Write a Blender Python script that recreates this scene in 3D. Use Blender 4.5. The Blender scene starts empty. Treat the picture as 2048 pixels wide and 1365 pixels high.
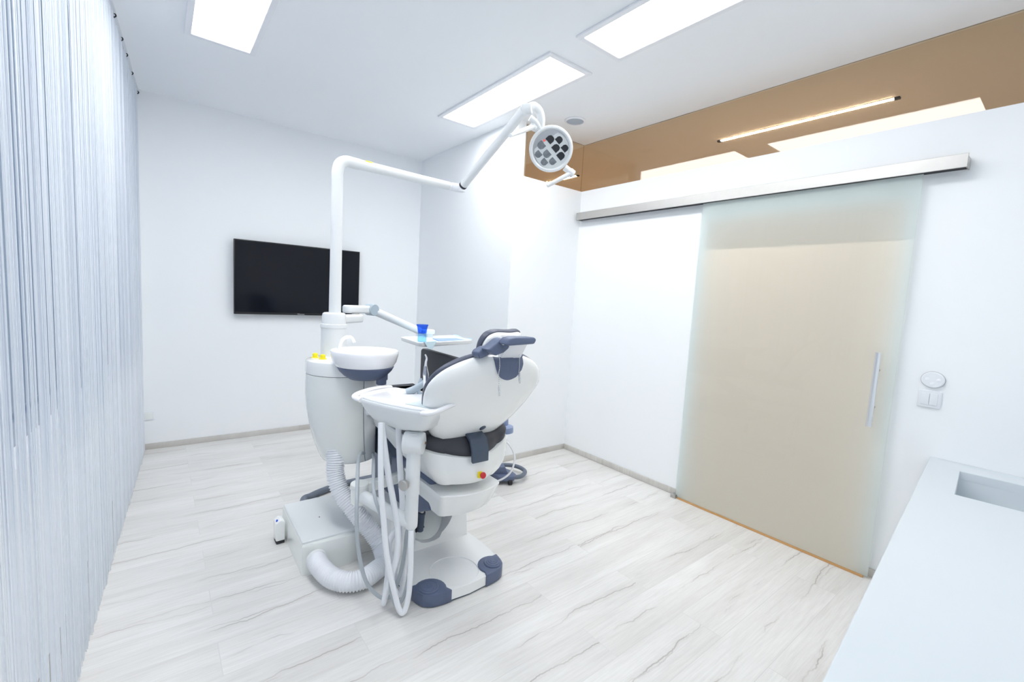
import bpy, bmesh, math, random
from mathutils import Vector, Matrix
random.seed(7)
PI = math.pi
sc = bpy.context.scene
COL = sc.collection

# ------------------------------------------------------------------ materials
def newmat(name):
    m = bpy.data.materials.new(name); m.use_nodes = True
    nt = m.node_tree; nt.nodes.clear()
    out = nt.nodes.new('ShaderNodeOutputMaterial')
    return m, nt, out
def N(nt, t, **kw):
    n = nt.nodes.new(t)
    for k, v in kw.items(): setattr(n, k, v)
    return n
def pbr(name, col, rough=.5, metal=0., coat=0., bump=0., bscale=60., var=0., trans=0., spec=None):
    m, nt, out = newmat(name)
    p = N(nt, 'ShaderNodeBsdfPrincipled')
    p.inputs['Roughness'].default_value = rough
    p.inputs['Metallic'].default_value = metal
    p.inputs['Coat Weight'].default_value = coat
    if spec is not None: p.inputs['Specular IOR Level'].default_value = spec
    if trans: p.inputs['Transmission Weight'].default_value = trans
    tc = N(nt, 'ShaderNodeTexCoord')
    no = N(nt, 'ShaderNodeTexNoise'); no.inputs['Scale'].default_value = bscale; no.inputs['Detail'].default_value = 3
    nt.links.new(tc.outputs['Object'], no.inputs['Vector'])
    mx = N(nt, 'ShaderNodeMix', data_type='RGBA')
    nt.links.new(no.outputs['Fac'], mx.inputs['Factor'])
    c2 = tuple(max(0, c * (1 - var)) for c in col)
    mx.inputs['A'].default_value = (*col, 1); mx.inputs['B'].default_value = (*c2, 1)
    nt.links.new(mx.outputs['Result'], p.inputs['Base Color'])
    if bump:
        b = N(nt, 'ShaderNodeBump'); b.inputs['Strength'].default_value = bump; b.inputs['Distance'].default_value = .002
        nt.links.new(no.outputs['Fac'], b.inputs['Height']); nt.links.new(b.outputs['Normal'], p.inputs['Normal'])
    nt.links.new(p.outputs[0], out.inputs[0])
    return m
def emit(name, col, s):
    m, nt, out = newmat(name)
    e = N(nt, 'ShaderNodeEmission'); e.inputs[0].default_value = (*col, 1); e.inputs[1].default_value = s
    nt.links.new(e.outputs[0], out.inputs[0]); return m

M = {}
M['wall'] = pbr('wall_paint', (.885, .902, .915), .75, bump=.05, bscale=250, spec=.2)
M['ceil'] = pbr('ceiling_paint', (.90, .92, .94), .8, bump=.03, bscale=200, spec=.2)
M['corr_wall'] = pbr('corridor_paint', (.82, .765, .705), .8)
M['corr_ceil'] = pbr('corridor_ceiling_paint', (.80, .75, .68), .8)
M['white'] = pbr('glossy_white_shell', (.90, .91, .90), .18, coat=.3, var=.02, bscale=3)
M['white2'] = pbr('white_lacquer', (.80, .82, .825), .3, coat=.15, var=.01, bscale=4)
M['offwhite'] = pbr('grey_white_shell', (.84, .865, .84), .22, coat=.3, var=.02, bscale=3)
M['ceramic'] = pbr('white_ceramic', (.93, .93, .95), .12, coat=.4)
M['slate'] = pbr('slate_blue_plastic', (.105, .135, .225), .42, var=.06, bscale=30)
M['slate_l'] = pbr('pale_slate_plastic', (.25, .32, .50), .4, var=.05, bscale=30)
M['slate_d'] = pbr('dark_slate_plastic', (.065, .09, .135), .45, var=.06, bscale=30)
M['uphol'] = pbr('charcoal_upholstery', (.048, .050, .062), .5, bump=.12, bscale=350, var=.1)
M['uphol_b'] = pbr('slate_upholstery_rim', (.075, .085, .125), .42, bump=.1, bscale=350)
M['black'] = pbr('black_rubber', (.012, .012, .014), .5)
M['screen'] = pbr('screen_black', (.006, .0075, .012), .1, spec=.22)
M['tvbody'] = pbr('black_plastic', (.012, .012, .014), .35)
M['steel'] = pbr('brushed_steel', (.55, .54, .52), .38, metal=1, var=.08, bscale=40)
M['chrome'] = pbr('polished_metal', (.72, .73, .75), .16, metal=1)
M['darkgap'] = pbr('dark_gap', (.03, .03, .035), .7)
M['hose_w'] = pbr('lavender_white_hose', (.88, .895, .93), .45)
M['hose_g'] = pbr('grey_hose', (.45, .49, .52), .45)
M['hose_d'] = pbr('dark_slate_hose', (.13, .155, .20), .45)
M['syr'] = pbr('pale_blue_grey_plastic', (.42, .50, .56), .4)
M['yellow'] = pbr('yellow_plastic', (.92, .78, .02), .4)
M['red'] = pbr('red_plastic', (.60, .02, .03), .35)
M['blue'] = pbr('blue_plastic', (.02, .10, .72), .25)
M['bluepaper'] = pbr('blue_paper', (.30, .42, .86), .6)
M['napkin'] = pbr('pale_blue_napkin', (.66, .83, .90), .8, bump=.2, bscale=120)
M['plate'] = pbr('white_switch_plastic', (.80, .82, .85), .35)
M['counter'] = pbr('solid_surface_white', (.66, .705, .735), .35, spec=.3)
M['grille'] = pbr('speaker_grille_grey', (.42, .48, .55), .7, bump=.4, bscale=900)
M['panelpad'] = pbr('membrane_panel', (.70, .80, .83), .3, var=.25, bscale=45)
M['teal'] = pbr('teal_print', (.40, .72, .72), .4)
M['reflector'] = pbr('silver_reflector', (.50, .52, .55), .25, metal=1)
M['facet'] = pbr('mirror_cell_dark_reflection', (.06, .065, .075), .12, metal=.6, var=.6, bscale=40)  # mirror cells with a dark reflection painted into the colour
M['facet_l'] = pbr('mirror_cell_pale_reflection', (.34, .37, .41), .22, metal=.5, var=.7, bscale=60)  # same mirrors, paler reflection painted into the colour
M['plateface'] = pbr('lamp_face_grey', (.66, .69, .70), .4)
M['panel_frame'] = pbr('lamp_frame_white', (.86, .87, .90), .4)
M['light'] = emit('panel_diffuser', (.985, .995, 1.0), 14.9)
M['warm'] = emit('warm_led', (1., .79, .60), 128.)
M['redled'] = emit('red_indicator', (1., .12, .10), 1.2)
def thread():
    m, nt, out = newmat('white_thread')
    d = N(nt, 'ShaderNodeBsdfDiffuse'); d.inputs[0].default_value = (.90, .92, .95, 1)
    t = N(nt, 'ShaderNodeBsdfTranslucent'); t.inputs[0].default_value = (.92, .94, .97, 1)
    mx = N(nt, 'ShaderNodeMixShader'); mx.inputs[0].default_value = .5
    nt.links.new(d.outputs[0], mx.inputs[1]); nt.links.new(t.outputs[0], mx.inputs[2]); nt.links.new(mx.outputs[0], out.inputs[0]); return m
M['fringe'] = thread()
M['track'] = pbr('white_aluminium_track', (.78, .80, .83), .4)
M['winframe'] = pbr('window_frame_grey', (.45, .49, .55), .5)

def glass_clear(name, tint, ior=1.5):
    m, nt, out = newmat(name)
    t = N(nt, 'ShaderNodeBsdfTransparent'); t.inputs[0].default_value = (*tint, 1)
    g = N(nt, 'ShaderNodeBsdfGlossy'); g.inputs['Roughness'].default_value = .015
    # Schlick reflectance from the facing angle, the same on both faces of the sheet
    ge = N(nt, 'ShaderNodeNewGeometry'); dt = N(nt, 'ShaderNodeVectorMath', operation='DOT_PRODUCT')
    nt.links.new(ge.outputs['Incoming'], dt.inputs[0]); nt.links.new(ge.outputs['Normal'], dt.inputs[1])
    ab = N(nt, 'ShaderNodeMath', operation='ABSOLUTE'); nt.links.new(dt.outputs['Value'], ab.inputs[0])
    om = N(nt, 'ShaderNodeMath', operation='SUBTRACT', use_clamp=True); om.inputs[0].default_value = 1; nt.links.new(ab.outputs[0], om.inputs[1])
    pw = N(nt, 'ShaderNodeMath', operation='POWER'); pw.inputs[1].default_value = 5; nt.links.new(om.outputs[0], pw.inputs[0])
    f0 = ((ior - 1) / (ior + 1)) ** 2
    f = N(nt, 'ShaderNodeMath', operation='MULTIPLY_ADD'); f.inputs[1].default_value = 1 - f0; f.inputs[2].default_value = f0; nt.links.new(pw.outputs[0], f.inputs[0])
    mx = N(nt, 'ShaderNodeMixShader')
    nt.links.new(f.outputs[0], mx.inputs[0]); nt.links.new(t.outputs[0], mx.inputs[1]); nt.links.new(g.outputs[0], mx.inputs[2])
    nt.links.new(mx.outputs[0], out.inputs[0]); return m
M['glass'] = glass_clear('window_glass', (.80, .86, .92))
M['bronze'] = glass_clear('bronze_glass', (.89, .855, .79), 1.5)
M['cupglass'] = glass_clear('clear_pale_glass', (.76, .90, 1.0), 1.3)
M['cupblue'] = glass_clear('blue_glass', (.42, .62, 1.0), 1.3)
M['frontglass'] = glass_clear('satin_front', (.95, .975, .972), 1.35)
def frosted():
    m, nt, out = newmat('satin_frost')
    d = N(nt, 'ShaderNodeBsdfDiffuse'); d.inputs[0].default_value = (.80, .85, .845, 1)
    t = N(nt, 'ShaderNodeBsdfTranslucent'); t.inputs[0].default_value = (.90, .925, .91, 1)
    mx = N(nt, 'ShaderNodeMixShader'); mx.inputs[0].default_value = .66
    nt.links.new(d.outputs[0], mx.inputs[1]); nt.links.new(t.outputs[0], mx.inputs[2]); nt.links.new(mx.outputs[0], out.inputs[0]); return m
M['frost'] = frosted()

def floor_mat(name, dark=1.0):
    m, nt, out = newmat(name)
    L = nt.links.new
    tc = N(nt, 'ShaderNodeTexCoord')
    br = N(nt, 'ShaderNodeTexBrick'); br.offset = .37; br.offset_frequency = 2
    br.inputs['Scale'].default_value = 1
    br.inputs['Brick Width'].default_value = 1.30; br.inputs['Row Height'].default_value = .195
    br.inputs['Mortar Size'].default_value = .0014; br.inputs['Mortar Smooth'].default_value = .2
    br.inputs['Color1'].default_value = (0, 0, 0, 1); br.inputs['Color2'].default_value = (1, 1, 1, 1); br.inputs['Mortar'].default_value = (.5, .5, .5, 1)
    L(tc.outputs['Object'], br.inputs['Vector'])
    # per-plank shift of the grain
    sh = N(nt, 'ShaderNodeVectorMath', operation='SCALE'); sh.inputs['Scale'].default_value = 37.
    L(br.outputs['Color'], sh.inputs[0])
    ad = N(nt, 'ShaderNodeVectorMath', operation='ADD'); L(tc.outputs['Object'], ad.inputs[0]); L(sh.outputs[0], ad.inputs[1])
    def noise(scx, scy, detail, dist, rough=.55):
        mp = N(nt, 'ShaderNodeMapping'); mp.inputs['Scale'].default_value = (scx, scy, 1); L(ad.outputs[0], mp.inputs['Vector'])
        n = N(nt, 'ShaderNodeTexNoise'); n.inputs['Scale'].default_value = 1; n.inputs['Detail'].default_value = detail
        n.inputs['Distortion'].default_value = dist; n.inputs['Roughness'].default_value = rough
        L(mp.outputs[0], n.inputs['Vector']); return n.outputs['Fac']
    def ramp(fac, pts):
        r = N(nt, 'ShaderNodeValToRGB'); el = r.color_ramp.elements
        while len(el) < len(pts): el.new(.5)
        for e, (p, c) in zip(el, pts): e.position = p; e.color = (*c, 1) if isinstance(c, tuple) else (c, c, c, 1)
        L(fac, r.inputs[0]); return r.outputs[0]
    def mix(f, a, b, typ='MIX'):
        x = N(nt, 'ShaderNodeMix', data_type='RGBA', blend_type=typ)
        for s, v in (('Factor', f), ('A', a), ('B', b)):
            if hasattr(v, 'default_value'): L(v, x.inputs[s])
            elif isinstance(v, tuple): x.inputs[s].default_value = (*v, 1)
            else: x.inputs[s].default_value = v
        return x.outputs['Result']
    base = ramp(noise(.7, 5, 5, .4), [(.28, (.71, .69, .662)), (.52, (.79, .776, .752)), (.75, (.845, .835, .818))])
    fine = ramp(noise(5., 110, 4, .2, .7), [(.30, (.86, .852, .845)), (.62, (1, 1, 1))])
    c = mix(.75, base, fine, 'MULTIPLY')
    # thin wavy split lines that run along each plank
    mask = ramp(noise(.8, 2.6, 2, 0), [(.47, 0.), (.62, 1.)])
    def math(op, a, b=None, clamp=False):
        x = N(nt, 'ShaderNodeMath', operation=op, use_clamp=clamp)
        for k, v in enumerate((a, b)):
            if v is None: continue
            if hasattr(v, 'default_value'): L(v, x.inputs[k])
            else: x.inputs[k].default_value = v
        return x.outputs[0]
    sep = N(nt, 'ShaderNodeSeparateXYZ'); L(tc.outputs['Object'], sep.inputs[0])
    ty = math('FRACT', math('DIVIDE', sep.outputs['Y'], .195))
    bc = N(nt, 'ShaderNodeSeparateColor'); L(br.outputs['Color'], bc.inputs[0])
    seed = math('MULTIPLY', bc.outputs[0], 91.)
    def split(off, amp, freq, mid, lo, hi):
        cv = N(nt, 'ShaderNodeCombineXYZ'); L(math('MULTIPLY', sep.outputs['X'], freq), cv.inputs[0]); L(math('ADD', seed, off), cv.inputs[1])
        n = N(nt, 'ShaderNodeTexNoise'); n.inputs['Scale'].default_value = 1; n.inputs['Detail'].default_value = 6; n.inputs['Roughness'].default_value = .62
        L(cv.outputs[0], n.inputs['Vector'])
        c0 = math('MULTIPLY_ADD', n.outputs['Fac'], amp); nt.nodes[-1].inputs[2].default_value = mid - amp / 2
        d = math('ABSOLUTE', math('SUBTRACT', ty, c0))
        cv2 = N(nt, 'ShaderNodeCombineXYZ'); L(math('MULTIPLY', sep.outputs['X'], 1.7), cv2.inputs[0]); L(math('ADD', seed, off + 40.), cv2.inputs[1])
        m = N(nt, 'ShaderNodeTexNoise'); m.inputs['Scale'].default_value = 1; m.inputs['Detail'].default_value = 3; L(cv2.outputs[0], m.inputs['Vector'])
        on = ramp(m.outputs['Fac'], [(lo, 0.), (hi, 1.)])
        core = math('SUBTRACT', 1., math('DIVIDE', d, .022), True)
        halo = math('SUBTRACT', 1., math('DIVIDE', d, .13), True)
        return math('MULTIPLY', core, on), math('MULTIPLY', halo, on)
    c1, h1 = split(3.3, 1.0, 1.3, .5, .47, .60)
    c2, h2 = split(17.7, .9, 1.7, .45, .52, .64)
    hal = math('MAXIMUM', h1, h2)
    hs_ = math('MULTIPLY', math('MULTIPLY', hal, noise(6., 60, 4, .3, .7)), .62)
    c = mix(hs_, c, (.56, .53, .505))
    crack = math('MAXIMUM', c1, c2)
    c = mix(math('MULTIPLY', crack, .85), c, (.40, .365, .34))
    # smoky streaks round the splits
    st = ramp(noise(1.6, 17, 5, .4, .65), [(.52, 0.), (.74, 1.)])
    stm = mix(1., st, mask, 'MULTIPLY')
    sm = N(nt, 'ShaderNodeMath', operation='MULTIPLY'); sm.inputs[1].default_value = .30; L(stm, sm.inputs[0])
    c = mix(sm.outputs[0], c, (.55, .515, .49))
    pv = ramp(br.outputs['Color'], [(0, .955), (1, 1.0)])
    c = mix(1., c, pv, 'MULTIPLY')
    c = mix(br.outputs['Fac'], c, (.66, .645, .625))
    if dark != 1: c = mix(1., c, (dark, dark * .985, dark * .96), 'MULTIPLY')
    p = N(nt, 'ShaderNodeBsdfPrincipled'); p.inputs['Roughness'].default_value = .42; p.inputs['Specular IOR Level'].default_value = .35
    L(c, p.inputs['Base Color'])
    b = N(nt, 'ShaderNodeBump'); b.inputs['Strength'].default_value = .15; b.inputs['Distance'].default_value = .001
    inv = N(nt, 'ShaderNodeMath', operation='SUBTRACT'); inv.inputs[0].default_value = 1; L(br.outputs['Fac'], inv.inputs[1])
    L(inv.outputs[0], b.inputs['Height']); L(b.outputs[0], p.inputs['Normal'])
    L(p.outputs[0], out.inputs[0]); return m
M['floor'] = floor_mat('bleached_oak_planks')
M['base'] = floor_mat('bleached_oak_skirting', .80)

# ------------------------------------------------------------------ mesh helpers
def bm_new(): return bmesh.new()
def box(bm, x0, x1, y0, y1, z0, z1, r=0., seg=3, mtx=None, mi=0):
    t = bmesh.new()
    bmesh.ops.create_cube(t, size=1)
    for v in t.verts:
        v.co = Vector(((x0 + x1) / 2 + v.co.x * (x1 - x0), (y0 + y1) / 2 + v.co.y * (y1 - y0), (z0 + z1) / 2 + v.co.z * (z1 - z0)))
    if r > 0:
        r = min(r, .49 * min(abs(x1 - x0), abs(y1 - y0), abs(z1 - z0)))
        bmesh.ops.bevel(t, geom=list(t.edges), offset=r, segments=seg, profile=.5, affect='EDGES')
    if mtx is not None: bmesh.ops.transform(t, matrix=mtx, verts=t.verts)
    merge(bm, t, mi)
def merge(bm, t, mi=0):
    vm = {v: bm.verts.new(v.co) for v in t.verts}
    for f in t.faces:
        try: nf = bm.faces.new([vm[v] for v in f.verts]); nf.material_index = mi or f.material_index
        except ValueError: pass
    t.free()
def loft(bm, rings, cap0=True, cap1=True, closed=True, mi=0):
    R = [[bm.verts.new(p) for p in r] for r in rings]
    n = len(R[0])
    for a, b in zip(R, R[1:]):
        for i in range(n if closed else n - 1):
            j = (i + 1) % n
            f = bm.faces.new((a[i], a[j], b[j], b[i])); f.material_index = mi
    if cap0: bm.faces.new(R[0][::-1]).material_index = mi
    if cap1: bm.faces.new(R[-1]).material_index = mi
    return R
def frame(d, up=Vector((0, 0, 1))):
    d = d.normalized()
    if abs(d.dot(up)) > .98: up = Vector((1, 0, 0))
    x = up.cross(d).normalized(); y = d.cross(x).normalized()
    return x, y
def smooth(pts, n=10):
    P = [Vector(p) for p in pts]
    if len(P) < 3: return P
    Q = [P[0] * 2 - P[1]] + P + [P[-1] * 2 - P[-2]]
    out = []
    for i in range(1, len(Q) - 2):
        a, b, c, d = Q[i - 1:i + 3]
        for k in range(n):
            t = k / n
            out.append(.5 * ((2 * b) + (c - a) * t + (2 * a - 5 * b + 4 * c - d) * t * t + (3 * b - a - 3 * c + d) * t ** 3))
    out.append(P[-1]); return out
def tube(bm, pts, r, n=12, sm=0, cap=True, flat=1., mi=0):
    P = smooth(pts, sm) if sm else [Vector(p) for p in pts]
    rs = r if callable(r) else (lambda t: r)
    x, y = frame(P[1] - P[0]); rings = []
    for i, p in enumerate(P):
        d = (P[min(i + 1, len(P) - 1)] - P[max(i - 1, 0)]).normalized()
        x = (x - d * x.dot(d)).normalized(); y = d.cross(x)
        rr = rs(i / (len(P) - 1))
        rings.append([p + (x * math.cos(2 * PI * k / n) + y * math.sin(2 * PI * k / n) * flat) * rr for k in range(n)])
    loft(bm, rings, cap, cap, mi=mi)
def lathe(bm, prof, o, axis=(0, 0, 1), n=40, mi=0):
    """prof: (radius, height) pairs from one end to the other"""
    o = Vector(o); a = Vector(axis).normalized(); x, y = frame(a)
    rings = [[o + a * h + (x * math.cos(2 * PI * k / n) + y * math.sin(2 * PI * k / n)) * max(r, 1e-4) for k in range(n)] for r, h in prof]
    loft(bm, rings, True, True, mi=mi)
def prism(bm, poly, vec, r=0., mi=0, seg=2):
    t = bmesh.new()
    v = Vector(vec); P = [Vector(p) for p in poly]
    loft(t, [P, [p + v for p in P]])
    bmesh.ops.recalc_face_normals(t, faces=t.faces)
    if r: bmesh.ops.bevel(t, geom=[e for e in t.edges if len(e.link_faces) == 2 and e.calc_face_angle() > .35], offset=r, segments=seg, profile=.5, affect='EDGES')
    merge(bm, t, mi)
ORG = {}
def obj(name, bm, mat, parent=None, ang=.6, smooth_=True):
    bmesh.ops.recalc_face_normals(bm, faces=bm.faces)
    me = bpy.data.meshes.new(name)
    if parent is not None:
        o0 = ORG[parent.name]
        base = o0
    else:
        cs = [v.co for v in bm.verts]
        base = Vector((sum(c.x for c in cs) / len(cs), sum(c.y for c in cs) / len(cs), min(c.z for c in cs)))
    bmesh.ops.translate(bm, vec=-base, verts=bm.verts)
    if smooth_:
        for f in bm.faces: f.smooth = True
        for e in bm.edges:
            if len(e.link_faces) == 2 and e.calc_face_angle() > ang: e.smooth = False
    bm.to_mesh(me); bm.free()
    for m in (mat if isinstance(mat, (list, tuple)) else [mat]): me.materials.append(m)
    o = bpy.data.objects.new(name, me); COL.objects.link(o)
    if parent is not None: o.parent = parent
    else: o.location = base
    ORG[o.name] = base.copy()
    return o
def thing(name, label, cat, loc, group=None):
    o = bpy.data.objects.new(name, None); COL.objects.link(o); o.location = loc; o.empty_display_size = .05
    o['label'] = label; o['category'] = cat
    if group: o['group'] = group
    ORG[o.name] = Vector(loc); return o
def tag(o, label, cat, group=None, kind=None):
    o['label'] = label; o['category'] = cat
    if group: o['group'] = group
    if kind: o['kind'] = kind
    return o
def struct(name, bm, mat, parent=None, label=None, cat=None):
    o = obj(name, bm, mat, parent)
    if parent is None:
        o['kind'] = 'structure'
        if label: o['label'] = label; o['category'] = cat
    return o
def one(fn, *a, **k):
    b = bm_new(); fn(b, *a, **k); return b
def roundrect(hx, hy, r, n=6, bow=0.):
    """outline in the plane, corner radius r, sides bowed outwards by bow along y"""
    out = []
    for cx, cy, a0 in ((hx - r, hy - r, 0), (-(hx - r), hy - r, PI / 2), (-(hx - r), -(hy - r), PI), (hx - r, -(hy - r), 1.5 * PI)):
        for k in range(n + 1):
            a = a0 + PI / 2 * k / n
            out.append((cx + r * math.cos(a), cy + r * math.sin(a)))
    if bow:
        res = []
        for i, p in enumerate(out):
            q = out[(i + 1) % len(out)]; L = math.dist(p, q); m = max(1, int(L / .03))
            for k in range(m):
                res.append((p[0] + (q[0] - p[0]) * k / m, p[1] + (q[1] - p[1]) * k / m))
        out = [(x, y + math.copysign(bow * (1 - (x / hx) ** 2), y) * min(1, abs(y) / (hy * .6))) for x, y in res]
    return out

# ------------------------------------------------------------------ room dimensions
XA, XD, YT, YB, ZC, ZG = 2.347, 3.137, 4.772, 3.047, 2.911, 2.473
def xw(y): return -.157 + .066 * (y - YT)      # window wall (slightly out of square)
def xc_(y): return -.107 + .052 * (y - YT)     # string curtain line
def yf(x): return .425 - .088 * (XD - x)       # front edge of the worktop
def quadbox(bm, pts, z0, z1):
    loft(bm, [[Vector((x, y, z0)) for x, y in pts], [Vector((x, y, z1)) for x, y in pts]])

# floor and ceiling run on into the corridor
struct('floor', one(box, -1.2, 5.1, -1.4, 6.6, -.1, 0), M['floor'])
struct('ceiling', one(box, -1.2, XD + .06, -1.4, 6.6, ZC, ZC + .1), M['ceil'])
struct('ceiling_corridor', one(box, XD + .06, 5.1, -1.4, 6.6, ZC, ZC + .1), M['corr_ceil'])
struct('wall_back', one(box, -1.0, XA + .085, YT, YT + .1, 0, ZC), M['wall'])
struct('wall_recess', one(box, XA, XA + .085, YB, YT, 0, ZC), M['wall'])
struct('wall_niche', one(box, XA + .085, XD, YB, YB + .1, 0, ZG), M['wall'])
b = bm_new()
DY0, DY1, DZ = .655, 1.735, 2.075
box(b, XD, XD + .11, -1.0, DY0, 0, ZG); box(b, XD, XD + .11, DY1, YB + .1, 0, ZG); box(b, XD, XD + .11, DY0, DY1, DZ, ZG)
struct('wall_right', b, M['wall'])
b = bm_new()
y0, y1 = -1.0, YT
quadbox(b, [(xw(y0) - .2, y0), (xw(y0), y0), (xw(y1), y1), (xw(y1) - .2, y1)], 0, .85)
quadbox(b, [(xw(y0) - .2, y0), (xw(y0), y0), (xw(y1), y1), (xw(y1) - .2, y1)], 2.80, ZC)
for a, c in ((-1.0, -.2), (4.66, YT)):
    quadbox(b, [(xw(a) - .2, a), (xw(a), a), (xw(c), c), (xw(c) - .2, c)], .85, 2.80)
struct('wall_left', b, M['wall'])
b = bm_new()
quadbox(b, [(-1.2, yf(-1.2) - .78), (XD + .11, yf(XD) - .76), (XD + .11, yf(XD) - .88), (-1.2, yf(-1.2) - .9)], 0, ZC)
struct('wall_front', b, M['wall'])
b = bm_new()
box(b, 4.75, 4.87, -1.4, 6.6, 0, ZC); box(b, XA + .085, 4.75, 6.4, 6.5, 0, ZC); box(b, XD + .11, 4.75, -1.3, -1.2, 0, ZC)
box(b, XA + .085, XA + .18, YB + .1, 6.4, 0, ZC)
struct('wall_corridor', b, M['corr_wall'])
# bronze glass strips over the door wall and the niche wall
struct('window_2', one(box, XD + .035, XD + .045, -1.0, YB + .05, ZG, ZC), M['bronze'])
struct('window_3', one(box, XA + .086, XD + .034, YB + .04, YB + .05, ZG, ZC), M['bronze'])
# skirting
BB = .049
struct('baseboard_back', one(box, xw(YT) + .0, XA, YT - .012, YT, 0, BB, .003, 2), M['base'])
struct('baseboard_recess', one(box, XA - .012, XA, YB, YT - .012, 0, BB, .003, 2), M['base'])
struct('baseboard_niche', one(box, XA - .012, XD - .012, YB - .012, YB, 0, BB, .003, 2), M['base'])
b = bm_new(); box(b, XD - .012, XD, DY1, YB, 0, BB, .003, 2); box(b, XD - .012, XD, .44, DY0, 0, BB, .003, 2)
struct('baseboard_right', b, M['base'])
b = bm_new(); quadbox(b, [(xw(-.5), -.5), (xw(-.5) + .012, -.5), (xw(YT - .013) + .012, YT - .013), (xw(YT - .013), YT - .013)], 0, .075)
struct('baseboard_left', b, M['base'])
# window behind the string curtain
w = obj('window_1', one(quadbox, [(xw(-.2) - .10, -.2), (xw(-.2) - .09, -.2), (xw(4.66) - .09, 4.66), (xw(4.66) - .10, 4.66)], .85, 2.80), M['glass'])
w['kind'] = 'structure'
b = bm_new()
for ym in (-.17, 1.45, 3.05, 4.63):
    quadbox(b, [(xw(ym) - .125, ym - .03), (xw(ym) - .065, ym - .03), (xw(ym) - .065, ym + .03), (xw(ym) - .125, ym + .03)], .85, 2.80)
for z in (.85, 2.74):
    quadbox(b, [(xw(-.2) - .126, -.2), (xw(-.2) - .064, -.2), (xw(4.66) - .064, 4.66), (xw(4.66) - .126, 4.66)], z, z + .06)
obj('window_frame', b, M['winframe'], w)

# ------------------------------------------------------------------ string curtain
b = bm_new()
y = .55
def strand(bm, x, y, r, z0, z1):
    k = [(r, 0), (-r * .5, r * .87), (-r * .5, -r * .87)]
    a0 = random.random() * 2; ca, sa = math.cos(a0), math.sin(a0)
    sx, sy = random.gauss(0, .002), random.gauss(0, .003)
    lo = [bm.verts.new((x + sx + p * ca - q * sa, y + sy + p * sa + q * ca, z0)) for p, q in k]
    hi = [bm.verts.new((x + p * ca - q * sa, y + p * sa + q * ca, z1)) for p, q in k]
    for i in range(3):
        j = (i + 1) % 3
        bm.faces.new((lo[i], lo[j], hi[j], hi[i]))
while y < YT - .02:
    strand(b, xc_(y) + random.gauss(0, .0035), y, random.uniform(.0011, .0019), .004, ZC - .035)
    y += random.uniform(.0030, .0070) if random.random() > .03 else random.uniform(.012, .030)
cu = obj('string_curtain', b, M['fringe'], smooth_=False)
tag(cu, 'floor-length curtain of white hanging strings in front of the window wall', 'curtain', kind='stuff')
b = bm_new()
y0, y1 = .5, YT - .005
quadbox(b, [(xc_(y0) - .014, y0), (xc_(y0) + .014, y0), (xc_(y1) + .014, y1), (xc_(y1) - .014, y1)], ZC - .02, ZC)
tr = obj('curtain_track', b, M['track'])
tag(tr, 'slim white ceiling track that carries the string curtain', 'curtain track')
for yh in (2.75, 3.02, 3.29, 3.50, 3.80, 4.04, 4.36, 4.76):
    bb = bm_new(); tube(bb, [(xc_(yh) + .006, yh, ZC - .018), (xc_(yh) + .013, yh + .004, ZC - .028), (xc_(yh) + .004, yh + .006, ZC - .040)], .0035, 8, 3)
    obj('hook', bb, M['black'], tr)['label'] = 'small dark hook'

# ------------------------------------------------------------------ ceiling fittings
def panel(x, y0, y1, label):
    hw = .185
    t = thing('ceiling_light', label, 'ceiling light', (x, (y0 + y1) / 2, ZC), 'recessed ceiling light panels')
    b = bm_new()
    z0, z1 = ZC - .012, ZC
    box(b, x - hw, x - hw + .034, y0, y1, z0, z1, .002, 1); box(b, x + hw - .034, x + hw, y0, y1, z0, z1, .002, 1)
    box(b, x - hw + .034, x + hw - .034, y0, y0 + .034, z0, z1, .002, 1); box(b, x - hw + .034, x + hw - .034, y1 - .034, y1, z0, z1, .002, 1)
    obj('frame', b, M['panel_frame'], t)
    obj('diffuser', one(box, x - hw + .034, x + hw - .034, y0 + .034, y1 - .034, ZC - .006, ZC - .001), M['light'], t)
panel(2.025, 2.125, 3.49, 'lit ceiling panel behind the elbow of the operating lamp arm')
panel(2.025, .55, 1.915, 'lit ceiling panel nearest the bronze glass and sliding door')
panel(.33, 2.125, 3.49, 'lit ceiling panel on the curtain side of the room')
panel(.33, .55, 1.915, 'lit out-of-view ceiling panel added beside the curtain, close to the entrance wall')  # out of view; completes the panel grid, added for its light
t = thing('ceiling_speaker', 'round grey ceiling speaker beside the bronze glass corner', 'speaker', (2.69, 2.74, ZC))
obj('rim', one(lathe, [(.086, 0), (.088, .006), (.082, .010), (.070, .011), (.068, .006), (.068, 0)], (2.69, 2.74, ZC), (0, 0, -1)), M['panel_frame'], t)
obj('grille', one(lathe, [(.067, 0), (.067, .007), (.05, .009), (.02, .010), (0, .010)], (2.69, 2.74, ZC), (0, 0, -1)), M['grille'], t)
for y0, y1, lab in ((.92, 2.155, 'long warm linear light seen through the bronze glass above the door'),
                    (3.82, 5.05, 'warm linear light seen through the bronze glass behind the lamp handle')):
    t = thing('linear_light', lab, 'linear light', (3.865, (y0 + y1) / 2, ZC), 'corridor linear lights')
    bb = bm_new(); box(bb, 3.848, 3.850, y0, y1, ZC - .004, ZC); box(bb, 3.880, 3.882, y0, y1, ZC - .004, ZC)
    box(bb, 3.850, 3.880, y0, y0 + .03, ZC - .012, ZC); box(bb, 3.850, 3.880, y1 - .03, y1, ZC - .012, ZC)
    obj('housing', bb, M['darkgap'], t)
    obj('diffuser', one(box, 3.850, 3.880, y0 + .03, y1 - .03, ZC - .006, ZC - .001), M['warm'], t)

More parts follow.
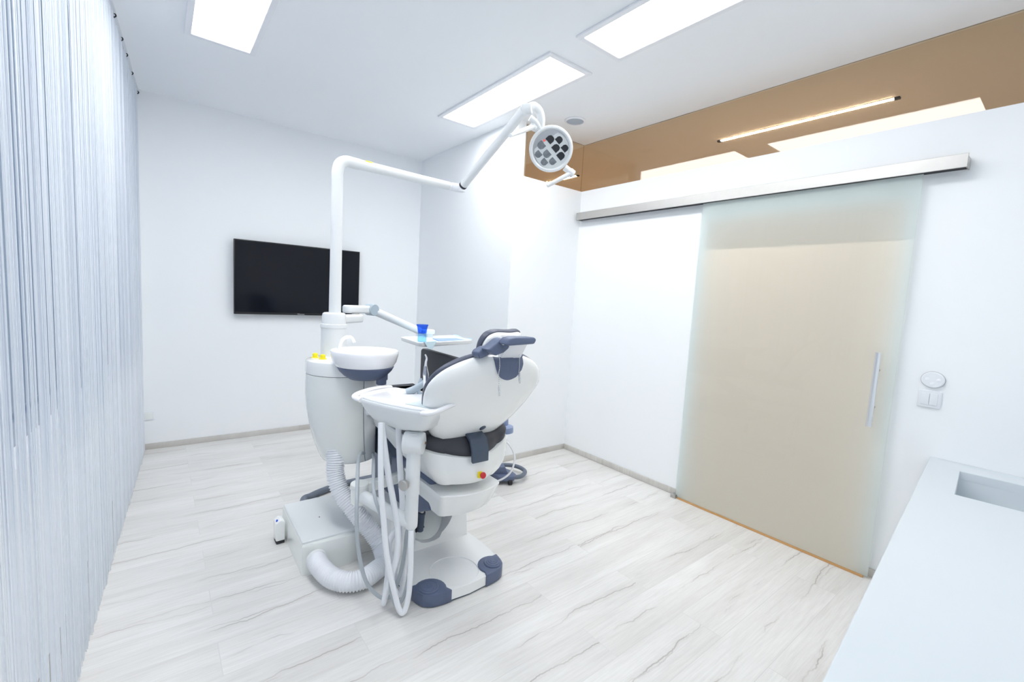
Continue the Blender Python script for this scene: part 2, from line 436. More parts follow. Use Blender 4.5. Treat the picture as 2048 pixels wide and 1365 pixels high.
# ------------------------------------------------------------------ sliding glass door
GY0, GY1, GZ1 = .597, 1.790, 2.198
d1 = bpy.data.objects.new('door_1', None); COL.objects.link(d1); d1.location = (3.087, 1.19, 0); ORG['door_1'] = Vector((3.087, 1.19, 0))
d1['kind'] = 'structure'; d1['label'] = 'frosted glass sliding door hung from a steel rail'; d1['category'] = 'door'
b = bm_new(); box(b, 3.082, 3.092, GY0, GY1, .012, GZ1)
for f in b.faces:
    if f.calc_center_median().x > 3.0915: f.material_index = 1
gp = obj('glass_panel', b, [M['frontglass'], M['frost']], d1, smooth_=False)
bs0 = obj('painted_gap_light', one(box, 3.081, 3.093, GY0 + .02, GY1 - .02, .001, .0115), pbr('amber_light_paint', (.62, .34, .13), .5), d1); bs0['label'] = 'thin amber strip painted as floor light under the glass'  # strip coloured as warm corridor light in the gap under the glass
h = obj('handle', one(tube, [(3.035, .671, .862), (3.035, .671, 1.268)], .0135, 16), pbr('satin_steel', (.80, .82, .85), .34, metal=1), d1)
h['label'] = 'vertical brushed steel bar handle'
for z in (.965, 1.170):
    obj('standoff', one(tube, [(3.036, .671, z), (3.082, .671, z)], .0085, 12), M['steel'], h)
obj('floor_guide', one(box, 3.064, 3.110, GY1 - .012, GY1 + .028, 0, .026, .003, 2), M['steel'], d1)
t = thing('door_rail', 'long brushed steel rail above the frosted glass door', 'door rail', (3.1, 1.73, 2.198))
b = bm_new(); box(b, 3.060, 3.066, .436, 3.02, 2.198, 2.264, .0015, 1); box(b, 3.066, XD, .442, 3.014, 2.250, 2.260)
obj('fascia', b, M['steel'], t)
obj('end_cap', one(box, 3.066, XD, .436, .442, 2.199, 2.250), M['steel'], t)
obj('end_cap', one(box, 3.066, XD, 3.014, 3.02, 2.199, 2.250), M['steel'], t)
obj('runner', one(box, 3.070, XD, .443, 3.013, 2.204, 2.249), M['darkgap'], t)

# ------------------------------------------------------------------ wall fittings
t = thing('light_switch', 'white double light switch below the oval wall control', 'switch', (XD, .459, 1.01))
obj('frame', one(box, XD - .010, XD, .413, .505, 1.006, 1.096, .006, 3), M['plate'], t)
for k in (0, 1):
    y0 = .427 + k * .032
    obj('rocker', one(box, XD - .0145, XD - .0095, y0, y0 + .0305, 1.021, 1.081, .002, 2), M['plate'], t)
t = thing('wall_control', 'oval white wall control above the double light switch', 'control', (XD, .455, 1.11))
def ellipse(cx, cy, cz, a, c, x, n=48): return [Vector((x, cy + a * math.cos(2 * PI * k / n), cz + c * math.sin(2 * PI * k / n))) for k in range(n)]
b = bm_new(); loft(b, [ellipse(0, .455, 1.152, .046, .041, XD), ellipse(0, .455, 1.152, .046, .041, XD - .010), ellipse(0, .455, 1.152, .042, .037, XD - .014)])
obj('body', b, M['plate'], t)
b = bm_new(); loft(b, [ellipse(0, .455, 1.152, .0475, .0425, XD - .003), ellipse(0, .455, 1.152, .0475, .0425, XD - .008)])
obj('rim', b, M['steel'], t)
for yy, zz in ((.433, 1.153), (.477, 1.153), (.455, 1.132)):
    obj('button', one(lathe, [(.009, 0), (.009, .001), (.007, .002)], (XD - .0135, yy, zz), (-1, 0, 0), 20), M['panel_frame'], t)
t = thing('wall_socket', 'small square white wall plate low on the back wall by the curtain', 'socket', (-.075, YT, .25))
obj('frame', one(box, -.113, -.036, YT - .009, YT, .252, .329, .004, 2), M['plate'], t)
obj('cover', one(box, -.105, -.048, YT - .012, YT - .0085, .262, .318, .002, 2), M['offwhite'], t)

# ------------------------------------------------------------------ television
t = thing('flat_tv', 'black flat television hung on the white back wall', 'television', (1.09, YT, 1.165))
obj('cabinet', one(box, .533, 1.650, 4.702, 4.735, 1.165, 1.832, .004, 2), M['tvbody'], t)
obj('screen', one(box, .541, 1.642, 4.7005, 4.7035, 1.186, 1.824), M['screen'], t)
obj('mounting_bracket', one(box, .85, 1.33, 4.735, YT, 1.30, 1.70, .003, 1), M['tvbody'], t)
def text_mesh(s, size):
    cu = bpy.data.curves.new('t', 'FONT'); cu.body = s; cu.size = size; cu.extrude = .0006; cu.align_x = 'CENTER'; cu.align_y = 'CENTER'
    o = bpy.data.objects.new('t', cu); COL.objects.link(o)
    bpy.context.view_layer.update()
    me = bpy.data.meshes.new_from_object(o.evaluated_get(bpy.context.evaluated_depsgraph_get()))
    bm = bmesh.new(); bm.from_mesh(me)
    bpy.data.objects.remove(o); bpy.data.curves.remove(cu); bpy.data.meshes.remove(me)
    return bm
b = text_mesh('Hisense', .020)
bmesh.ops.transform(b, matrix=Matrix.Translation((1.09, 4.7005, 1.1745)) @ Matrix.Rotation(PI / 2, 4, 'X'), verts=b.verts)
obj('maker_lettering', b, M['chrome'], t, smooth_=False)['label'] = 'small silver lettering under the screen'

# ------------------------------------------------------------------ worktop in the near corner
t = thing('worktop', 'white worktop with a cut-in rectangular basin in the near right corner', 'worktop', (2.0, 0, 0))
CT = .755
ang = math.atan(.088)
Mw = Matrix.Translation((XD, .425, 0)) @ Matrix.Rotation(ang, 4, 'Z')    # local x runs along the edge into the wall, y away from the room
def wl(x, y, z): return Mw @ Vector((x, y, z))
b = bm_new()
L0, W0 = -2.75, -.74
bx0, bx1, by0, by1 = -.605, -.178, -.60, -.118
out = [(L0, W0), (.0, W0), (.0, 0), (L0, 0)]; inn = [(bx0, by0), (bx1, by0), (bx1, by1), (bx0, by1)]
for z, flip in ((CT, 0), (CT - .04, 1)):
    o_ = [b.verts.new(wl(x, y, z)) for x, y in out]; i_ = [b.verts.new(wl(x, y, z)) for x, y in inn]
    for k in range(4):
        q = (o_[k], o_[(k + 1) % 4], i_[(k + 1) % 4], i_[k]); b.faces.new(q[::-1] if flip else q)
    if not flip: top, topi = o_, i_
    else: bot, boti = o_, i_
for k in range(4):
    j = (k + 1) % 4
    b.faces.new((top[k], bot[k], bot[j], top[j])); b.faces.new((topi[k], topi[j], boti[j], boti[k]))
bmesh.ops.recalc_face_normals(b, faces=b.faces)
bmesh.ops.bevel(b, geom=[e for e in b.edges if all(v.co.z > CT - .001 for v in e.verts) and e.calc_face_angle(0) > .5], offset=.004, segments=3, affect='EDGES', profile=.5)
# trim the far end to the wall plane
bmesh.ops.bisect_plane(b, geom=list(b.verts) + list(b.edges) + list(b.faces), plane_co=(XD - .001, 0, 0), plane_no=(1, 0, 0), clear_outer=True)
obj('top', b, M['counter'], t)
b = bm_new()
rim = [(bx0 - .001, by0 - .001), (bx1 + .001, by0 - .001), (bx1 + .001, by1 + .001), (bx0 - .001, by1 + .001)]
ri = [wl(x, y, CT - .036) for x, y in rim]; lo = [wl(x * .96 - .015, y, CT - .15) for x, y in rim]
out2 = [wl(x + (-.01 if x < -.4 else .01), y + (-.01 if y < -.3 else .01), CT - .041) for x, y in rim]; lo2 = [wl(x + (-.01 if x < -.4 else .01), y + (-.01 if y < -.3 else .01), CT - .16) for x, y in rim]
loft(b, [lo2, out2, ri, lo], True, True)
obj('basin', b, M['counter'], t)
b = bm_new()
for x0, x1 in ((L0 + .02, L0 + .04), (-1.40, -1.38), (-.66, -.64)):
    box(b, x0, x1, W0 + .02, -.03, .0, CT - .041, mtx=Mw)
box(b, L0 + .04, -.10, W0 + .02, W0 + .035, .0, CT - .041, mtx=Mw)
obj('carcass', b, M['white2'], t)
for k, (x0, x1) in enumerate(((L0 + .02, -2.1), (-2.095, -1.395), (-1.39, -.69), (-.685, -.04))):
    obj('door', one(box, x0 + .002, x1 - .002, -.028, -.008, .06, CT - .045, .002, 2, Mw), M['white2'], t)

# ------------------------------------------------------------------ dental chair
CX = 1.17
ch = thing('dental_chair', 'white dental chair with reclined shell back and charcoal upholstery', 'dental chair', (CX, 2.2, 0))
# base plate with a shallow round dish
right = [(.145, 1.712), (.19, 1.722), (.226, 1.748), (.240, 1.79), (.253, 1.88), (.258, 1.98), (.252, 2.10), (.236, 2.20), (.215, 2.45), (.19, 2.75), (.15, 2.86), (0, 2.88)]
outl = [(0, 1.700)] + right + [(-x, y) for x, y in right[-2::-1]]
outl = [(CX + x, y) for x, y in outl]
b = bm_new()
dc, dr = (1.160, 1.835), .124
nd = 48
ot = [b.verts.new((x, y, .058)) for x, y in outl]
dt = [b.verts.new((dc[0] + dr * math.cos(2 * PI * k / nd), dc[1] + dr * math.sin(2 * PI * k / nd), .058)) for k in range(nd)]
es = [b.edges.new((ot[k], ot[(k + 1) % len(ot)])) for k in range(len(ot))] + [b.edges.new((dt[k], dt[(k + 1) % nd])) for k in range(nd)]
bmesh.ops.triangle_fill(b, edges=es, use_beauty=True)
prev = dt
for rr, zz in ((.1225, .0545), (.09, .0505), (.045, .049)):
    ring = [b.verts.new((dc[0] + rr * math.cos(2 * PI * k / nd), dc[1] + rr * math.sin(2 * PI * k / nd), zz)) for k in range(nd)]
    for k in range(nd): b.faces.new((prev[k], prev[(k + 1) % nd], ring[(k + 1) % nd], ring[k]))
    prev = ring
b.faces.new(prev)
lo = [b.verts.new((x, y, .010)) for x, y in outl]
for k in range(len(ot)): b.faces.new((ot[k], lo[k], lo[(k + 1) % len(ot)], ot[(k + 1) % len(ot)]))
b.faces.new(lo)
bp_ = obj('base_plate', b, M['white'], ch, ang=.5)
b = bm_new(); loft(b, [[Vector((CX + (x - CX) * .99, 2.3 + (y - 2.3) * .99, z)) for x, y in outl] for z in (0, .0105)])
obj('base_gasket', b, M['slate_d'], bp_)
for s in (-1, 1):
    poly = [(.098, 1.702), (.145, 1.706), (.170, 1.710), (.193, 1.716), (.213, 1.728), (.231, 1.745), (.240, 1.766), (.246, 1.79), (.2525, 1.832)] + [(.180 + .077 * math.cos(math.radians(a)), 1.766 + .077 * math.sin(math.radians(a))) for a in range(55, 206, 15)]
    P = [Vector((CX + s * x, y, .004)) for x, y in poly]
    b = bm_new(); prism(b, P, (0, 0, .062), .004)
    cp = obj('corner_pad', b, M['slate'], ch); cp['label'] = 'slate blue rubber corner pad'
    b = bm_new(); lathe(b, [(.046, 0), (.046, .006), (.042, .010), (.036, .0095), (.034, .012), (.027, .0135), (.025, .0125), (.023, .0150), (.016, .016), (.014, .015), (.012, .017), (.005, .018), (0, .018)], (CX + s * .185, 1.772, .064))
    obj('step_button', b, M['slate'], cp)
# pedestal with a round scoop
b = bm_new()
PX0, PX1, PY0, PY1, PZ = .94, 1.392, 2.115, 2.62, .30
n = 20; rr = .150; cz = .235; cxp = 1.165
arc = [(cxp + rr * math.cos(PI - .28 + (PI + .56) * k / n), cz + rr * math.sin(PI - .28 + (PI + .56) * k / n)) for k in range(n + 1)]
face = [(PX0 - .01, .056), (PX0, PZ), (arc[0][0], PZ)] + arc + [(arc[-1][0], PZ), (PX1, PZ), (PX1 + .01, .056)]
f0 = [b.verts.new((x, PY0 - (.02 if z < .1 else 0), z)) for x, z in face]
f1 = [b.verts.new((x, PY0 + .24, z if z < .1 or i in (1, 2, len(face) - 2, len(face) - 3) else z)) for i, (x, z) in enumerate(face)]
b.faces.new(f0)
for k in range(len(face) - 1): b.faces.new((f0[k], f0[k + 1], f1[k + 1], f1[k]))
b.faces.new((f0[-1], f0[0], f1[0], f1[-1])); b.faces.new(f1[::-1])
box(b, PX0, PX1, PY0 + .24, PY1, .056, PZ, .02, 3)
pd = obj('pedestal', b, M['white'], ch, ang=.4)
b = bm_new()      # sloping grey disc that closes the scoop
cen = b.verts.new((cxp, PY0 + .10, cz - .06))
rg = [b.verts.new((cxp + (rr - .001) * math.cos(PI + PI * k / n), PY0 + .012 + .16 * (1 - abs(math.sin(PI * k / n))), cz + (rr - .001) * math.sin(PI + PI * k / n))) for k in range(n + 1)]
for k in range(n): b.faces.new((cen, rg[k], rg[k + 1]))
tl, tr_ = b.verts.new((cxp - rr, PY0 + .2, cz + .05)), b.verts.new((cxp + rr, PY0 + .2, cz + .05))
b.faces.new((rg[0], cen, tl)); b.faces.new((cen, tr_, tl)); b.faces.new((cen, rg[-1], tr_))
ex = bmesh.ops.extrude_face_region(b, geom=list(b.faces)); bmesh.ops.translate(b, vec=(0, .01, -.008), verts=[v for v in ex['geom'] if isinstance(v, bmesh.types.BMVert)])
obj('scoop', b, M['offwhite'], pd)
b = bm_new(); lathe(b, [(.036, 0), (.036, .004), (.030, .006)], (1.135, PY0 + .062, .128), (0, -.75, .66), 28)
obj('piston_port', b, M['black'], pd)
pi_ = obj('piston_sleeve', one(lathe, [(.019, 0), (.019, .10), (.021, .10), (.021, .112), (.017, .114)], (1.135, PY0 + .055, .125), (0, -.12, 1), 24), M['slate_d'], ch)
obj('piston_rod', one(tube, [(1.135, PY0 + .041, .23), (1.135, PY0 + .03, .34)], .012, 16), M['steel'], pi_)
# lift arm
b = bm_new(); prism(b, [(1.02, 1.86, .40), (1.02, 2.02, .32), (1.02, 2.22, .27), (1.02, 2.62, .28), (1.02, 2.62, .45), (1.02, 2.2, .56), (1.02, 1.86, .56)], (.30, 0, 0), .012, seg=3)
obj('lift_arm', b, M['slate'], ch)
# lower cover: a scoop hanging under the seat
def plan(hx, y0, y1, r, n=8, bow=.02):
    """outline with rounded rear corners and a bowed rear edge (rear = small y)"""
    L = []
    m = 10
    for k in range(m + 1):
        u = -1 + 2 * k / m; L.append((u * (hx - r), y0 - bow * (1 - u * u)))
    for k in range(1, n + 1):
        a = -PI / 2 + PI / 2 * k / n; L.append((hx - r + r * math.cos(a), y0 + r + r * math.sin(a)))
    L.append((hx, y1)); L.append((-hx, y1))
    for k in range(n):
        a = PI + PI / 2 * k / n; L.append((-(hx - r) + r * math.cos(a), y0 + r + r * math.sin(a)))
    return L
def ringp(hx, y0, y1, r, z, bow=.02, zside=0., cx=CX): return [Vector((cx + x, y, z + zside * (x / max(hx, .01)) ** 2)) for x, y in plan(hx, y0, y1, r, bow=bow)]
b = bm_new()
loft(b, [ringp(.11, 1.80, 2.0, .03, .392, .02), ringp(.140, 1.768, 2.05, .03, .402, .025), ringp(.152, 1.742, 2.08, .03, .445, .03), ringp(.160, 1.726, 2.10, .026, .49, .035), ringp(.168, 1.716, 2.12, .022, .524, .04), ringp(.166, 1.718, 2.12, .022, .530, .04), ringp(.15, 1.735, 2.10, .02, .530, .035)])
obj('lower_cover', b, M['white'], ch)
# seat shell
b = bm_new()
loft(b, [ringp(.13, 1.765, 1.93, .05, .562, .03), ringp(.16, 1.735, 1.97, .05, .570, .035), ringp(.185, 1.718, 2.04, .06, .600, .04), ringp(.212, 1.712, 2.14, .07, .640, .045), ringp(.232, 1.718, 2.28, .08, .675, .045, .02), ringp(.246, 1.730, 2.82, .09, .700, .045, .045), ringp(.24, 1.745, 2.82, .09, .708, .045, .045)])
ss = obj('seat_shell', b, M['white'], ch)
b = bm_new(); box(b, 1.160, 1.182, 1.660, 1.672, .604, .634, .003, 2)
es_ = obj('emergency_stop', b, M['yellow'], ch); es_['label'] = 'yellow plate with a red mushroom button'
obj('push_button', one(lathe, [(.007, 0), (.007, .008), (.0145, .010), (.0155, .016), (.012, .021), (0, .022)], (1.175, 1.661, .619), (0.1, -1, .15), 24), M['red'], es_)
# seat cushion
b = bm_new()
def cush(hx, y0, y1, r, z, zs, bow=.05):
    out = []
    for p in ringp(hx, y0, y1, r, z, bow, zs):
        k = max(0, min(1, (p.y - 1.95) / .6))
        out.append(Vector((CX + (p.x - CX) * (1 - .28 * k), p.y, p.z)) if p.x < CX else p)
    return out
loft(b, [cush(.225, 1.755, 2.80, .09, .690, .045), cush(.246, 1.740, 2.86, .10, .705, .05), cush(.252, 1.742, 2.90, .10, .745, .04), cush(.246, 1.765, 2.90, .10, .785, .02), cush(.225, 1.80, 2.89, .10, .800, .0)])
obj('seat_cushion', b, M['uphol'], ch, ang=.9)
# leg rest portion
b = bm_new(); box(b, CX - .17, CX + .285, 2.30, 2.885, .725, .800, .03, 4)
obj('leg_rest', b, M['uphol'], ch)
b = bm_new(); lathe(b, [(.098, 0), (.098, .010), (.09, .018), (.06, .024), (0, .026)], (1.130, 2.74, .799), n=36)
obj('foot_cover', b, M['slate_l'], ch)['label'] = 'pale slate plastic foot cover'
# strap over the seat joint
b = bm_new()
pr = [(1.668, .686), (1.676, .684), (1.690, .720), (1.705, .760), (1.735, .800), (1.735, .808), (1.700, .775), (1.680, .735)]
pr = [(1.655, .683), (1.668, .690), (1.672, .735), (1.690, .775), (1.730, .800), (1.725, .812), (1.680, .790), (1.659, .745)]
prism(b, [(1.118, y, z) for y, z in pr], (.092, 0, 0), .004)
obj('hinge_strap', b, M['slate_d'], ch)
# backrest: shell bulging away from the patient
TH = .99; BC = Vector((1.165, 1.695, .978))
BV = Vector((0, -math.cos(TH), math.sin(TH))); BN = Vector((0, -math.sin(TH), -math.cos(TH)))   # up the back, out of the back
half = [(-.288, 0), (-.284, .05), (-.268, .105), (-.235, .160), (-.18, .206), (-.117, .243), (-.04, .275), (.03, .295), (.09, .302), (.14, .290), (.185, .258), (.222, .208), (.250, .145), (.266, .08), (.272, 0)]
outb = [(u, v) for v, u in half] + [(-u, v) for v, u in half[-2:0:-1]]
# resample smoothly
def resample(poly, n):
    P = [Vector((x, y, 0)) for x, y in poly] ; P.append(P[0].copy())
    Q = smooth(P, 8)
    d = [0]
    for a, c in zip(Q, Q[1:]): d.append(d[-1] + (c - a).length)
    res = []; i = 0
    for k in range(n):
        t_ = d[-1] * k / n
        while d[i + 1] < t_: i += 1
        w_ = (t_ - d[i]) / max(1e-9, d[i + 1] - d[i]); res.append(Q[i].lerp(Q[i + 1], w_))
    return [(p.x, p.y) for p in res]
outb = resample(outb, 72)
def bring(s, off, dv=0.): return [BC + Vector((u * s, 0, 0)) + BV * (v * s + dv) + BN * (off + .055 * (1 - (v / .3) ** 2) * 0) for u, v in outb]
b = bm_new()
loft(b, [bring(.96, -.012), bring(.995, -.006), bring(1.0, .004), bring(.988, .016), bring(.95, .033), bring(.87, .049), bring(.75, .062), bring(.58, .071), bring(.40, .077), bring(.2, .080), bring(.03, .081)])
bs = obj('backrest_shell', b, M['white'], ch, ang=1.2)
b = bm_new()
loft(b, [bring(.90, -.008), bring(.965, -.010), bring(.985, -.018), bring(.975, -.032), bring(.92, -.048), bring(.80, -.056), bring(.5, -.066), bring(.05, -.06)])
obj('backrest_cushion', b, M['uphol_b'], ch, ang=1.2)
# slate shield at the head end of the shell
shp = [(-.085, .295), (-.082, .262), (-.068, .225), (-.042, .195), (0, .182), (.042, .195), (.068, .225), (.082, .262), (.085, .295)]
shp = [(.035 + x, y) for x, y in shp]
OFF = [(1.0, .004), (.988, .016), (.95, .033), (.87, .049), (.75, .062), (.58, .071), (.40, .077), (.2, .080), (0, .081)]
def shell_off(u, v):
    a = math.atan2(v, u); best = min(outb, key=lambda p: abs((math.atan2(p[1], p[0]) - a + PI) % (2 * PI) - PI))
    q = math.hypot(u, v) / math.hypot(*best)
    if q >= 1: return .004
    for (s1, o1), (s0, o0) in zip(OFF, OFF[1:]):
        if q >= s0: return o0 + (o1 - o0) * (q - s0) / (s1 - s0)
def onshell(u, v, e): return BC + Vector((u, 0, 0)) + BV * v + BN * (shell_off(u, v) + e)
bound = [Vector((x, min(y_, .268), 0)) for x, y_ in [(p.x, p.y) for p in smooth([(x, y_, 0) for x, y_ in shp], 5)]]
bound += [bound[-1].lerp(bound[0], k / 12) for k in range(1, 12)]
cen = Vector((.035, .238, 0))
b = bm_new()
def shr(f, e): return [onshell(*(cen.lerp(p, f)).xy, e) for p in bound]
loft(b, [shr(1.0, -.02), shr(1.0, .006), shr(.96, .011), shr(.75, .012), shr(.5, .012), shr(.25, .012), shr(.03, .012)])
obj('head_shield', b, M['slate'], ch, ang=.8)
b = bm_new(); pn_ = (BN + Vector((.05, 0, 0)) - BV * .20).normalized()
lathe(b, [(.0165, -.006), (.0165, .003), (.013, .0045), (0, .0045)], onshell(.033, -.127, 0), pn_, 24)
obj('cover_plug', b, M['slate_d'], bs)
# headrest
hr = obj('headrest_stem', one(box, -.055, .055, -.010, .010, 0, .12, .003, 2, Matrix.Translation(BC + Vector((.045, 0, 0)) + BV * .245 + BN * .012) @ Matrix.Rotation(-(PI / 2 - TH), 4, 'X').inverted()), M['panel_frame'], ch)
def xz(pts, y): return [(x, y, z) for x, z in pts]
b = bm_new()
prism(b, xz([(1.086, 1.262), (1.100, 1.288), (1.130, 1.292), (1.232, 1.291), (1.243, 1.281), (1.233, 1.263), (1.105, 1.258)], 1.405), (0, .060, 0), .007, seg=3)
hb = obj('headrest_clamp', b, M['slate'], ch)
b = bm_new()
prism(b, xz([(1.036, 1.236), (1.098, 1.279), (1.120, 1.283), (1.150, 1.268), (1.146, 1.240), (1.120, 1.222), (1.080, 1.210)], 1.462), (0, .060, 0), .009, seg=3)
obj('headrest_yoke', b, M['slate'], ch)
obj('clamp_pin', one(lathe, [(.009, 0), (.009, .003), (.006, .004)], (1.110, 1.462, 1.264), (-.2, -1, 0), 20), M['chrome'], hb)
b = bm_new()
prism(b, xz([(1.022, 1.212), (1.030, 1.226), (1.062, 1.241), (1.104, 1.243), (1.112, 1.226), (1.090, 1.212), (1.050, 1.196), (1.034, 1.193)], 1.512), (0, .055, 0), .008, seg=3)
obj('headrest_lever', b, M['slate'], ch)
# pad: arched plate, white carrier behind, dark cushion on the patient's side
PC = Vector((1.207, 1.610, 1.242)); pv = Vector((0, -.30, .95)).normalized(); pn = Vector((0, -.95, -.30)).normalized()
pado = resample([(-.100, -.045), (-.098, .0), (-.080, .036), (-.050, .052), (-.02, .056), (.03, .054), (.06, .055), (.088, .058), (.100, .048), (.104, .010), (.100, -.04), (.07, -.062), (0, -.066), (-.07, -.062)], 60)
def pring(sx, off, dv=0.): return [PC + Vector((u * sx, 0, 0)) + pv * (v * sx + dv) + pn * off for u, v in pado]
b = bm_new(); loft(b, [pring(.95, -.004), pring(.985, 0), pring(.975, .012), pring(.90, .020), pring(.5, .024)])
obj('headrest_carrier', b, M['white'], ch, ang=.9)
b = bm_new(); loft(b, [pring(.96, -.003), pring(1.035, -.005), pring(1.06, -.014), pring(1.05, -.030), pring(.96, -.042), pring(.5, -.036)])
obj('headrest_cushion', b, M['uphol_b'], ch, ang=.9)
# armrest at the far side
b = bm_new()
prism(b, [(1.462, 2.10, .800), (1.462, 2.885, .800), (1.462, 2.890, 1.045), (1.462, 2.870, 1.058), (1.462, 2.10, 1.050)], (.046, 0, 0), .010, seg=3)
obj('armrest_pad', b, M['uphol'], ch)
b = bm_new(); lathe(b, [(.030, 0), (.028, .05), (.018, .13)], (1.436, 1.855, .775), (0, .05, 1), 28)
lathe(b, [(.048, 0), (.050, .012), (.048, .03), (.040, .034)], (1.430, 1.835, .742), (0, 0, 1), 32)
prism(b, [(1.39, 1.80, .735), (1.47, 1.80, .735), (1.47, 2.14, .775), (1.39, 2.14, .775)], (0, 0, .03), .008)
obj('armrest_joint', b, M['slate_l'], ch)

# bib chain hanging from the headrest
t = thing('bib_chain', 'silver beaded napkin chain hanging over the back of the dental chair', 'chain', (1.165, 1.44, 1.06))
sL = BC + Vector((-.035, 0, 0)) + BV * .285 + BN * .03
def down(u, zend):
    P = [BC + Vector((u, 0, 0)) + BV * .288 + BN * -.012, BC + Vector((u, 0, 0)) + BV * .283 + BN * .024, onshell(u, .252, .018)]
    q = P[-1]; y_ = min(onshell(u, .08 + .01 * k, .014).y for k in range(19)) - .003
    P += [Vector((P[0].x, y_ + .004, q.z - .04)), Vector((P[0].x + .002, y_, q.z - .08)), Vector((P[0].x + .003, y_, zend))]
    return smooth(P, 12)
b = bm_new()
Pa, Pb = down(-.030, 1.075), down(.082, 1.12)
ends = [Pa[-1], Pb[-1]]
Pc = Pa[::-1] + [Pa[0].lerp(Pb[0], k / 12) for k in range(1, 12)] + Pb
tube(b, Pc, .0010, 6)
last = Pc[0]
for p in Pc:
    if (p - last).length >= .0065:
        lathe(b, [(0, -.0023), (.0016, -.0016), (.0023, 0), (.0016, .0016), (0, .0023)], p, n=8); last = p
obj('chain', b, M['chrome'], t)
for e in ends:
    bb = bm_new(); box(bb, e.x - .004, e.x + .004, e.y - .002, e.y + .003, e.z - .022, e.z + .001, .0015, 2)
    box(bb, e.x - .003, e.x + .005, e.y - .004, e.y, e.z - .045, e.z - .018, .0015, 2)
    obj('clip', bb, M['chrome'], t)

# ------------------------------------------------------------------ spittoon unit
su = thing('spittoon_unit', 'white rounded spittoon cabinet with ceramic bowl left of the dental chair', 'spittoon unit', (.79, 2.5, 0))
UX, UY, UR = .792, 2.492, .185
def ucirc(s, z, shx=0., off=0., a0=0., a1=2 * PI, n=72, full=True):
    r = UR * s + off
    pts = []
    for k in range(n if full else n + 1):
        a = a0 + (a1 - a0) * k / n
        c, s_ = math.cos(a), math.sin(a)
        pts.append(Vector((UX + shx * .956 + r * c, UY - shx * .29 + r * s_, z)))
    return pts
# (z, scale): the lower half draws in towards the chair side
PRO = [(z, s, (1 - s) * UR) for z, s in ((.512, .72), (.518, .76), (.53, .785), (.56, .82), (.62, .88), (.70, .935), (.80, .98), (.88, 1.), (.992, 1.))]
b = bm_new(); loft(b, [ucirc(s - .015, z, sh) for z, s, sh in PRO])
obj('cabinet_body', b, M['darkgap'], su, ang=.9)
vd = Vector((-UX, -UY, 0)).normalized(); va = math.atan2(vd.y, vd.x) % (2 * PI)
b = bm_new()
a0, a1 = va - 1.75, va + .62
A = [ucirc(s, z, sh, 0, a0, a1, 48, False) + ucirc(s - .03, z, sh, 0, a1, a0, 48, False) for z, s, sh in PRO]
loft(b, A)
obj('front_panel', b, M['offwhite'], su, ang=.9)
b = bm_new(); A = [ucirc(s, z, sh, 0, a1 + .03, a1 + 1.5, 30, False) + ucirc(s - .03, z, sh, 0, a1 + 1.5, a1 + .03, 30, False) for z, s, sh in PRO]
loft(b, A); obj('side_panel', b, M['white2'], su, ang=.9)
b = bm_new(); loft(b, [ucirc(1.0, .9945), ucirc(1.005, 1.0), ucirc(1.005, 1.05), ucirc(.985, 1.062), ucirc(.93, 1.066), ucirc(.5, 1.066)])
obj('lid', b, M['white'], su, ang=.5)
# column, collar and swivel ring
b = bm_new(); lathe(b, [(.068, 1.06), (.068, 1.222), (.072, 1.226), (.073, 1.236), (.071, 1.246), (.064, 1.248), (.064, 1.29), (.060, 1.304), (.052, 1.310)], (.782, 2.622, 0), n=44)
obj('column', b, M['white2'], su)
for x, y in ((.668, 2.560), (.690, 2.497)):
    b = bm_new(); lathe(b, [(.020, 0), (.020, .003), (.013, .005), (.0145, .018), (.012, .023), (.004, .026), (0, .026)], (x, y, 1.066), n=24)
    obj('tap_cap', b, M['yellow'], su)['label'] = 'small yellow cap'
# bowl
BX, BY = .846, 2.298
b = bm_new(); lathe(b, [(.06, 1.046), (.120, 1.047), (.146, 1.056), (.160, 1.078), (.168, 1.110), (.170, 1.128), (.167, 1.134), (.160, 1.132), (.152, 1.110), (.13, 1.085), (.08, 1.066), (.02, 1.060)], (BX, BY, 0), n=64)
bw = obj('bowl', b, M['ceramic'], su); bw['label'] = 'white ceramic rinsing bowl'
b = bm_new(); lathe(b, [(.05, .980), (.08, .986), (.108, 1.005), (.132, 1.030), (.143, 1.050), (.14, 1.0555)], (BX + .005, BY, 0), n=48)
for dx, dy, z0, r in ((.075, -.04, .955, .026), (.112, .02, .965, .022)):
    lathe(b, [(r * .85, 0), (r, .004), (r, .06)], (BX + dx, BY + dy, z0), n=24)
obj('bowl_housing', b, M['slate'], su)['label'] = 'slate blue housing under the bowl'
for dx, dy, r in ((.075, -.04, .020), (.112, .02, .017)):
    b = bm_new(); tube(b, [(BX + dx, BY + dy, .957), (BX + dx, BY + dy, .90), (BX + dx - .002, BY + dy + .005, .845), (BX + dx - .015, BY + dy + .04, .805), (BX + dx - .045, BY + dy + .09, .79)], r, 16, 8)
    obj('drain_tube', b, M['hose_w'], su)
b = bm_new(); tube(b, [(.748, 2.42, 1.064), (.750, 2.42, 1.13), (.760, 2.415, 1.170), (.782, 2.405, 1.192), (.805, 2.395, 1.190), (.820, 2.390, 1.165)], lambda t_: .0115 - .003 * t_, 16, 8)
obj('spout', b, M['ceramic'], su)
# support arm to the chair
b = bm_new()
A0, A1 = Vector((.94, 2.62, .62)), Vector((1.08, 2.24, .52))
dd = (A1 - A0).normalized(); sd = Vector((dd.y, -dd.x, 0)).normalized() * .03
prism(b, [A0 + Vector((0, 0, .10)) - sd, A0 + Vector((0, 0, -.05)) - sd, A1 + Vector((0, 0, -.08)) - sd, A1 + Vector((0, 0, .06)) - sd], sd * 2, .008, seg=3)
obj('support_arm', b, M['slate_d'], su)
